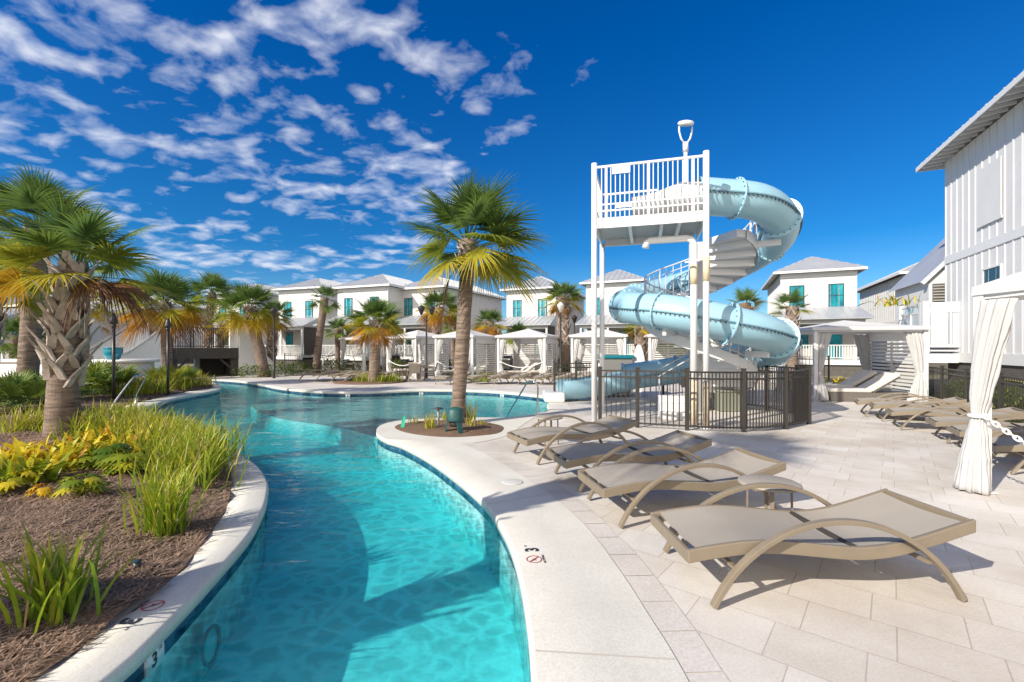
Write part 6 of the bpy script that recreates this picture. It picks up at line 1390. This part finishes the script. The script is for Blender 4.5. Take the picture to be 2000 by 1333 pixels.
rosette('bright yellow bromeliad clump inside view of the large white cabana', 1650, 0, .62, 90, .05, (.45, .8), 300, group=None, xy=at(1650, 18.6)[:2], z=.1, r0=.5)
rosette('green yellow potted bromeliads on the corner of the privacy porch', 0, 0, .55, 40, .035, (.1, .75), 301, group=None, xy=(13.75, 16.6), z=3.2, r0=.32)
for k, (px, y, lab) in enumerate(((700, 21.9, 'left'), (716, 21.7, 'centre left'), (748, 21.7, 'centre right'), (764, 22.0, 'right'))):
    clump('bright green grass clump in the round planter, %s of the golden palm' % lab, 0, 0, .58, 130, .35, .016, (.2, .6), .5, 80 + k, 'grass in the round far planter', xy=at(px, y)[:2], z=.02, r0=.25, st=3)
pl_c = G(722, 747); mb = MB(); mb.lathe([(1.75, .006), (1.7, .05), (1.2, .09), (0, .1)], n=36); o = mk('planter_bed', mb, M_mulch); o.location = (pl_c.x, pl_c.y + .25, 0); tag(o, kind='structure')
clump('bright green grass clump by the cabana right of the leaning trunk', 0, 0, .65, 120, .4, .016, (.2, .65), .5, 90, None, xy=at(940, 22.6)[:2], z=.0, r0=.3, st=3)
# island planting and its small fittings
for k, (px, py, h, n, lab) in enumerate(((838, 843, .40, 38, 'yellow green grass tuft left of the green speaker'), (808, 833, .26, 24, 'small grass tuft at the left of the island'), (918, 828, .52, 44, 'grass tuft right behind the leaning palm trunk'), (922, 838, .25, 20, 'small yellow grass tuft right of the green speaker'), (868, 826, .28, 20, 'small grass tuft left of the leaning trunk base'), (944, 836, .2, 16, 'tiny grass tuft at the right of the island'))):
    clump(lab, px, py, h, n, .25, .010, (.4, .8), .35, 120 + k, None, z=.05, r0=.06)
q = G(889, 848); spk = thing('garden_speaker', 'dark green mushroom garden speaker at the foot of the leaning palm', 'speaker', (q.x, q.y, .05), .2)
M_gsp = mat('speaker_green', (0.02, 0.085, 0.08), .5, bump=.2, bscale=120)
mb = MB(); mb.lathe([(.155, .20), (.165, .22), (.165, .27), (.15, .40), (.125, .44), (.06, .465), (0, .47)], n=28); mk('dome', mb, M_gsp, spk)
mb = MB(); mb.lathe([(.10, .10), (.12, .20)], n=20); mb.lathe([(0,.1),(.10,.1)], n=20); mk('grille', mb, M_black, spk)
for k in range(3):
    a = -pi/2 + .5 + k*2*pi/3; mb = MB(); d = Vector((math.cos(a), math.sin(a), 0)); mb.bar(d*.13 + UP*.22, d*.20 - UP*.03, .11, .025, d); mk('leg', mb, M_gsp, spk)
q = G(856, 838); pl = thing('path_light', 'bronze disc topped path light on the island', 'light', (q.x, q.y, .05))
mb = MB(); mb.tube([(0,0,-.05), (0,0,.36)], .022, 8); mk('stem', mb, mat('grey_stem', (.30,.29,.28), .4), pl)
mb = MB(); mb.lathe([(0, .35), (.10, .355), (.105, .365), (.05, .385), (0, .39)], n=20); mk('cap', mb, M_black, pl)
q = G(787, 838); mb = MB(); mb.loft([[Vector((-.05, 0, 0)), Vector((.03, 0, 0)), Vector((.05, .01, .20)), Vector((.02, .01, .24)), Vector((-.01, .0, .2))], [Vector((-.05, .012, 0)), Vector((.03, .012, 0)), Vector((.05, .022, .20)), Vector((.02, .022, .24)), Vector((-.01, .012, .2))]], close=True)
o = mk('plant_stake', mb, mat('stake_green', (0.03, 0.42, 0.25), .5), recalc=True); o.location = (q.x, q.y, .03); tag(o, 'small mint green marker stake at the left of the island', 'stake')
q = G(268, 1122); sl = thing('spotlight', 'small black ground spotlight in the mulch by the left coping', 'light', (q.x, q.y, bed_z(q.x, q.y)))
mb = MB(); mb.tube([(0,0,-.03), (.0,0,.05)], .026, 12); mk('body', mb, M_black, sl); mb = MB(); mb.lathe([(.029, .0505), (.029, .06), (.0, .061)], n=14); mk('lens', mb, M_dglass, sl)
# far greenery
def treeline():
    rnd = random.Random(77); mb = MB()
    for k in range(9000):
        x = rnd.uniform(-75, 75); y = 62 + rnd.uniform(0, 8); hh = 2.6 + 1.0*noise.noise((x*.16, 1, 0)) + .6*noise.noise((x*.6, 3, 0)); z = rnd.uniform(.1, 1)**.7*hh; mb.age = rnd.uniform(.1, .9); p = Vector((x, y, z)); az = rnd.uniform(0, 2*pi); dd = Vector((math.cos(az), math.sin(az)*.4, rnd.uniform(-.2, 1))).normalized(); sv = dd.cross(Vector((0,1,0))).normalized(); L = rnd.uniform(.5, 1.0)
        mb.face([mb.vert(p), mb.vert(p + dd*L*.5 - sv*L*.25), mb.vert(p + dd*L), mb.vert(p + dd*L*.5 + sv*L*.25)])
    tag(mk('far_shrubland', mb, M_shrub), 'dark green band of scrub far behind the cottages', 'scrub', kind='stuff')
treeline()
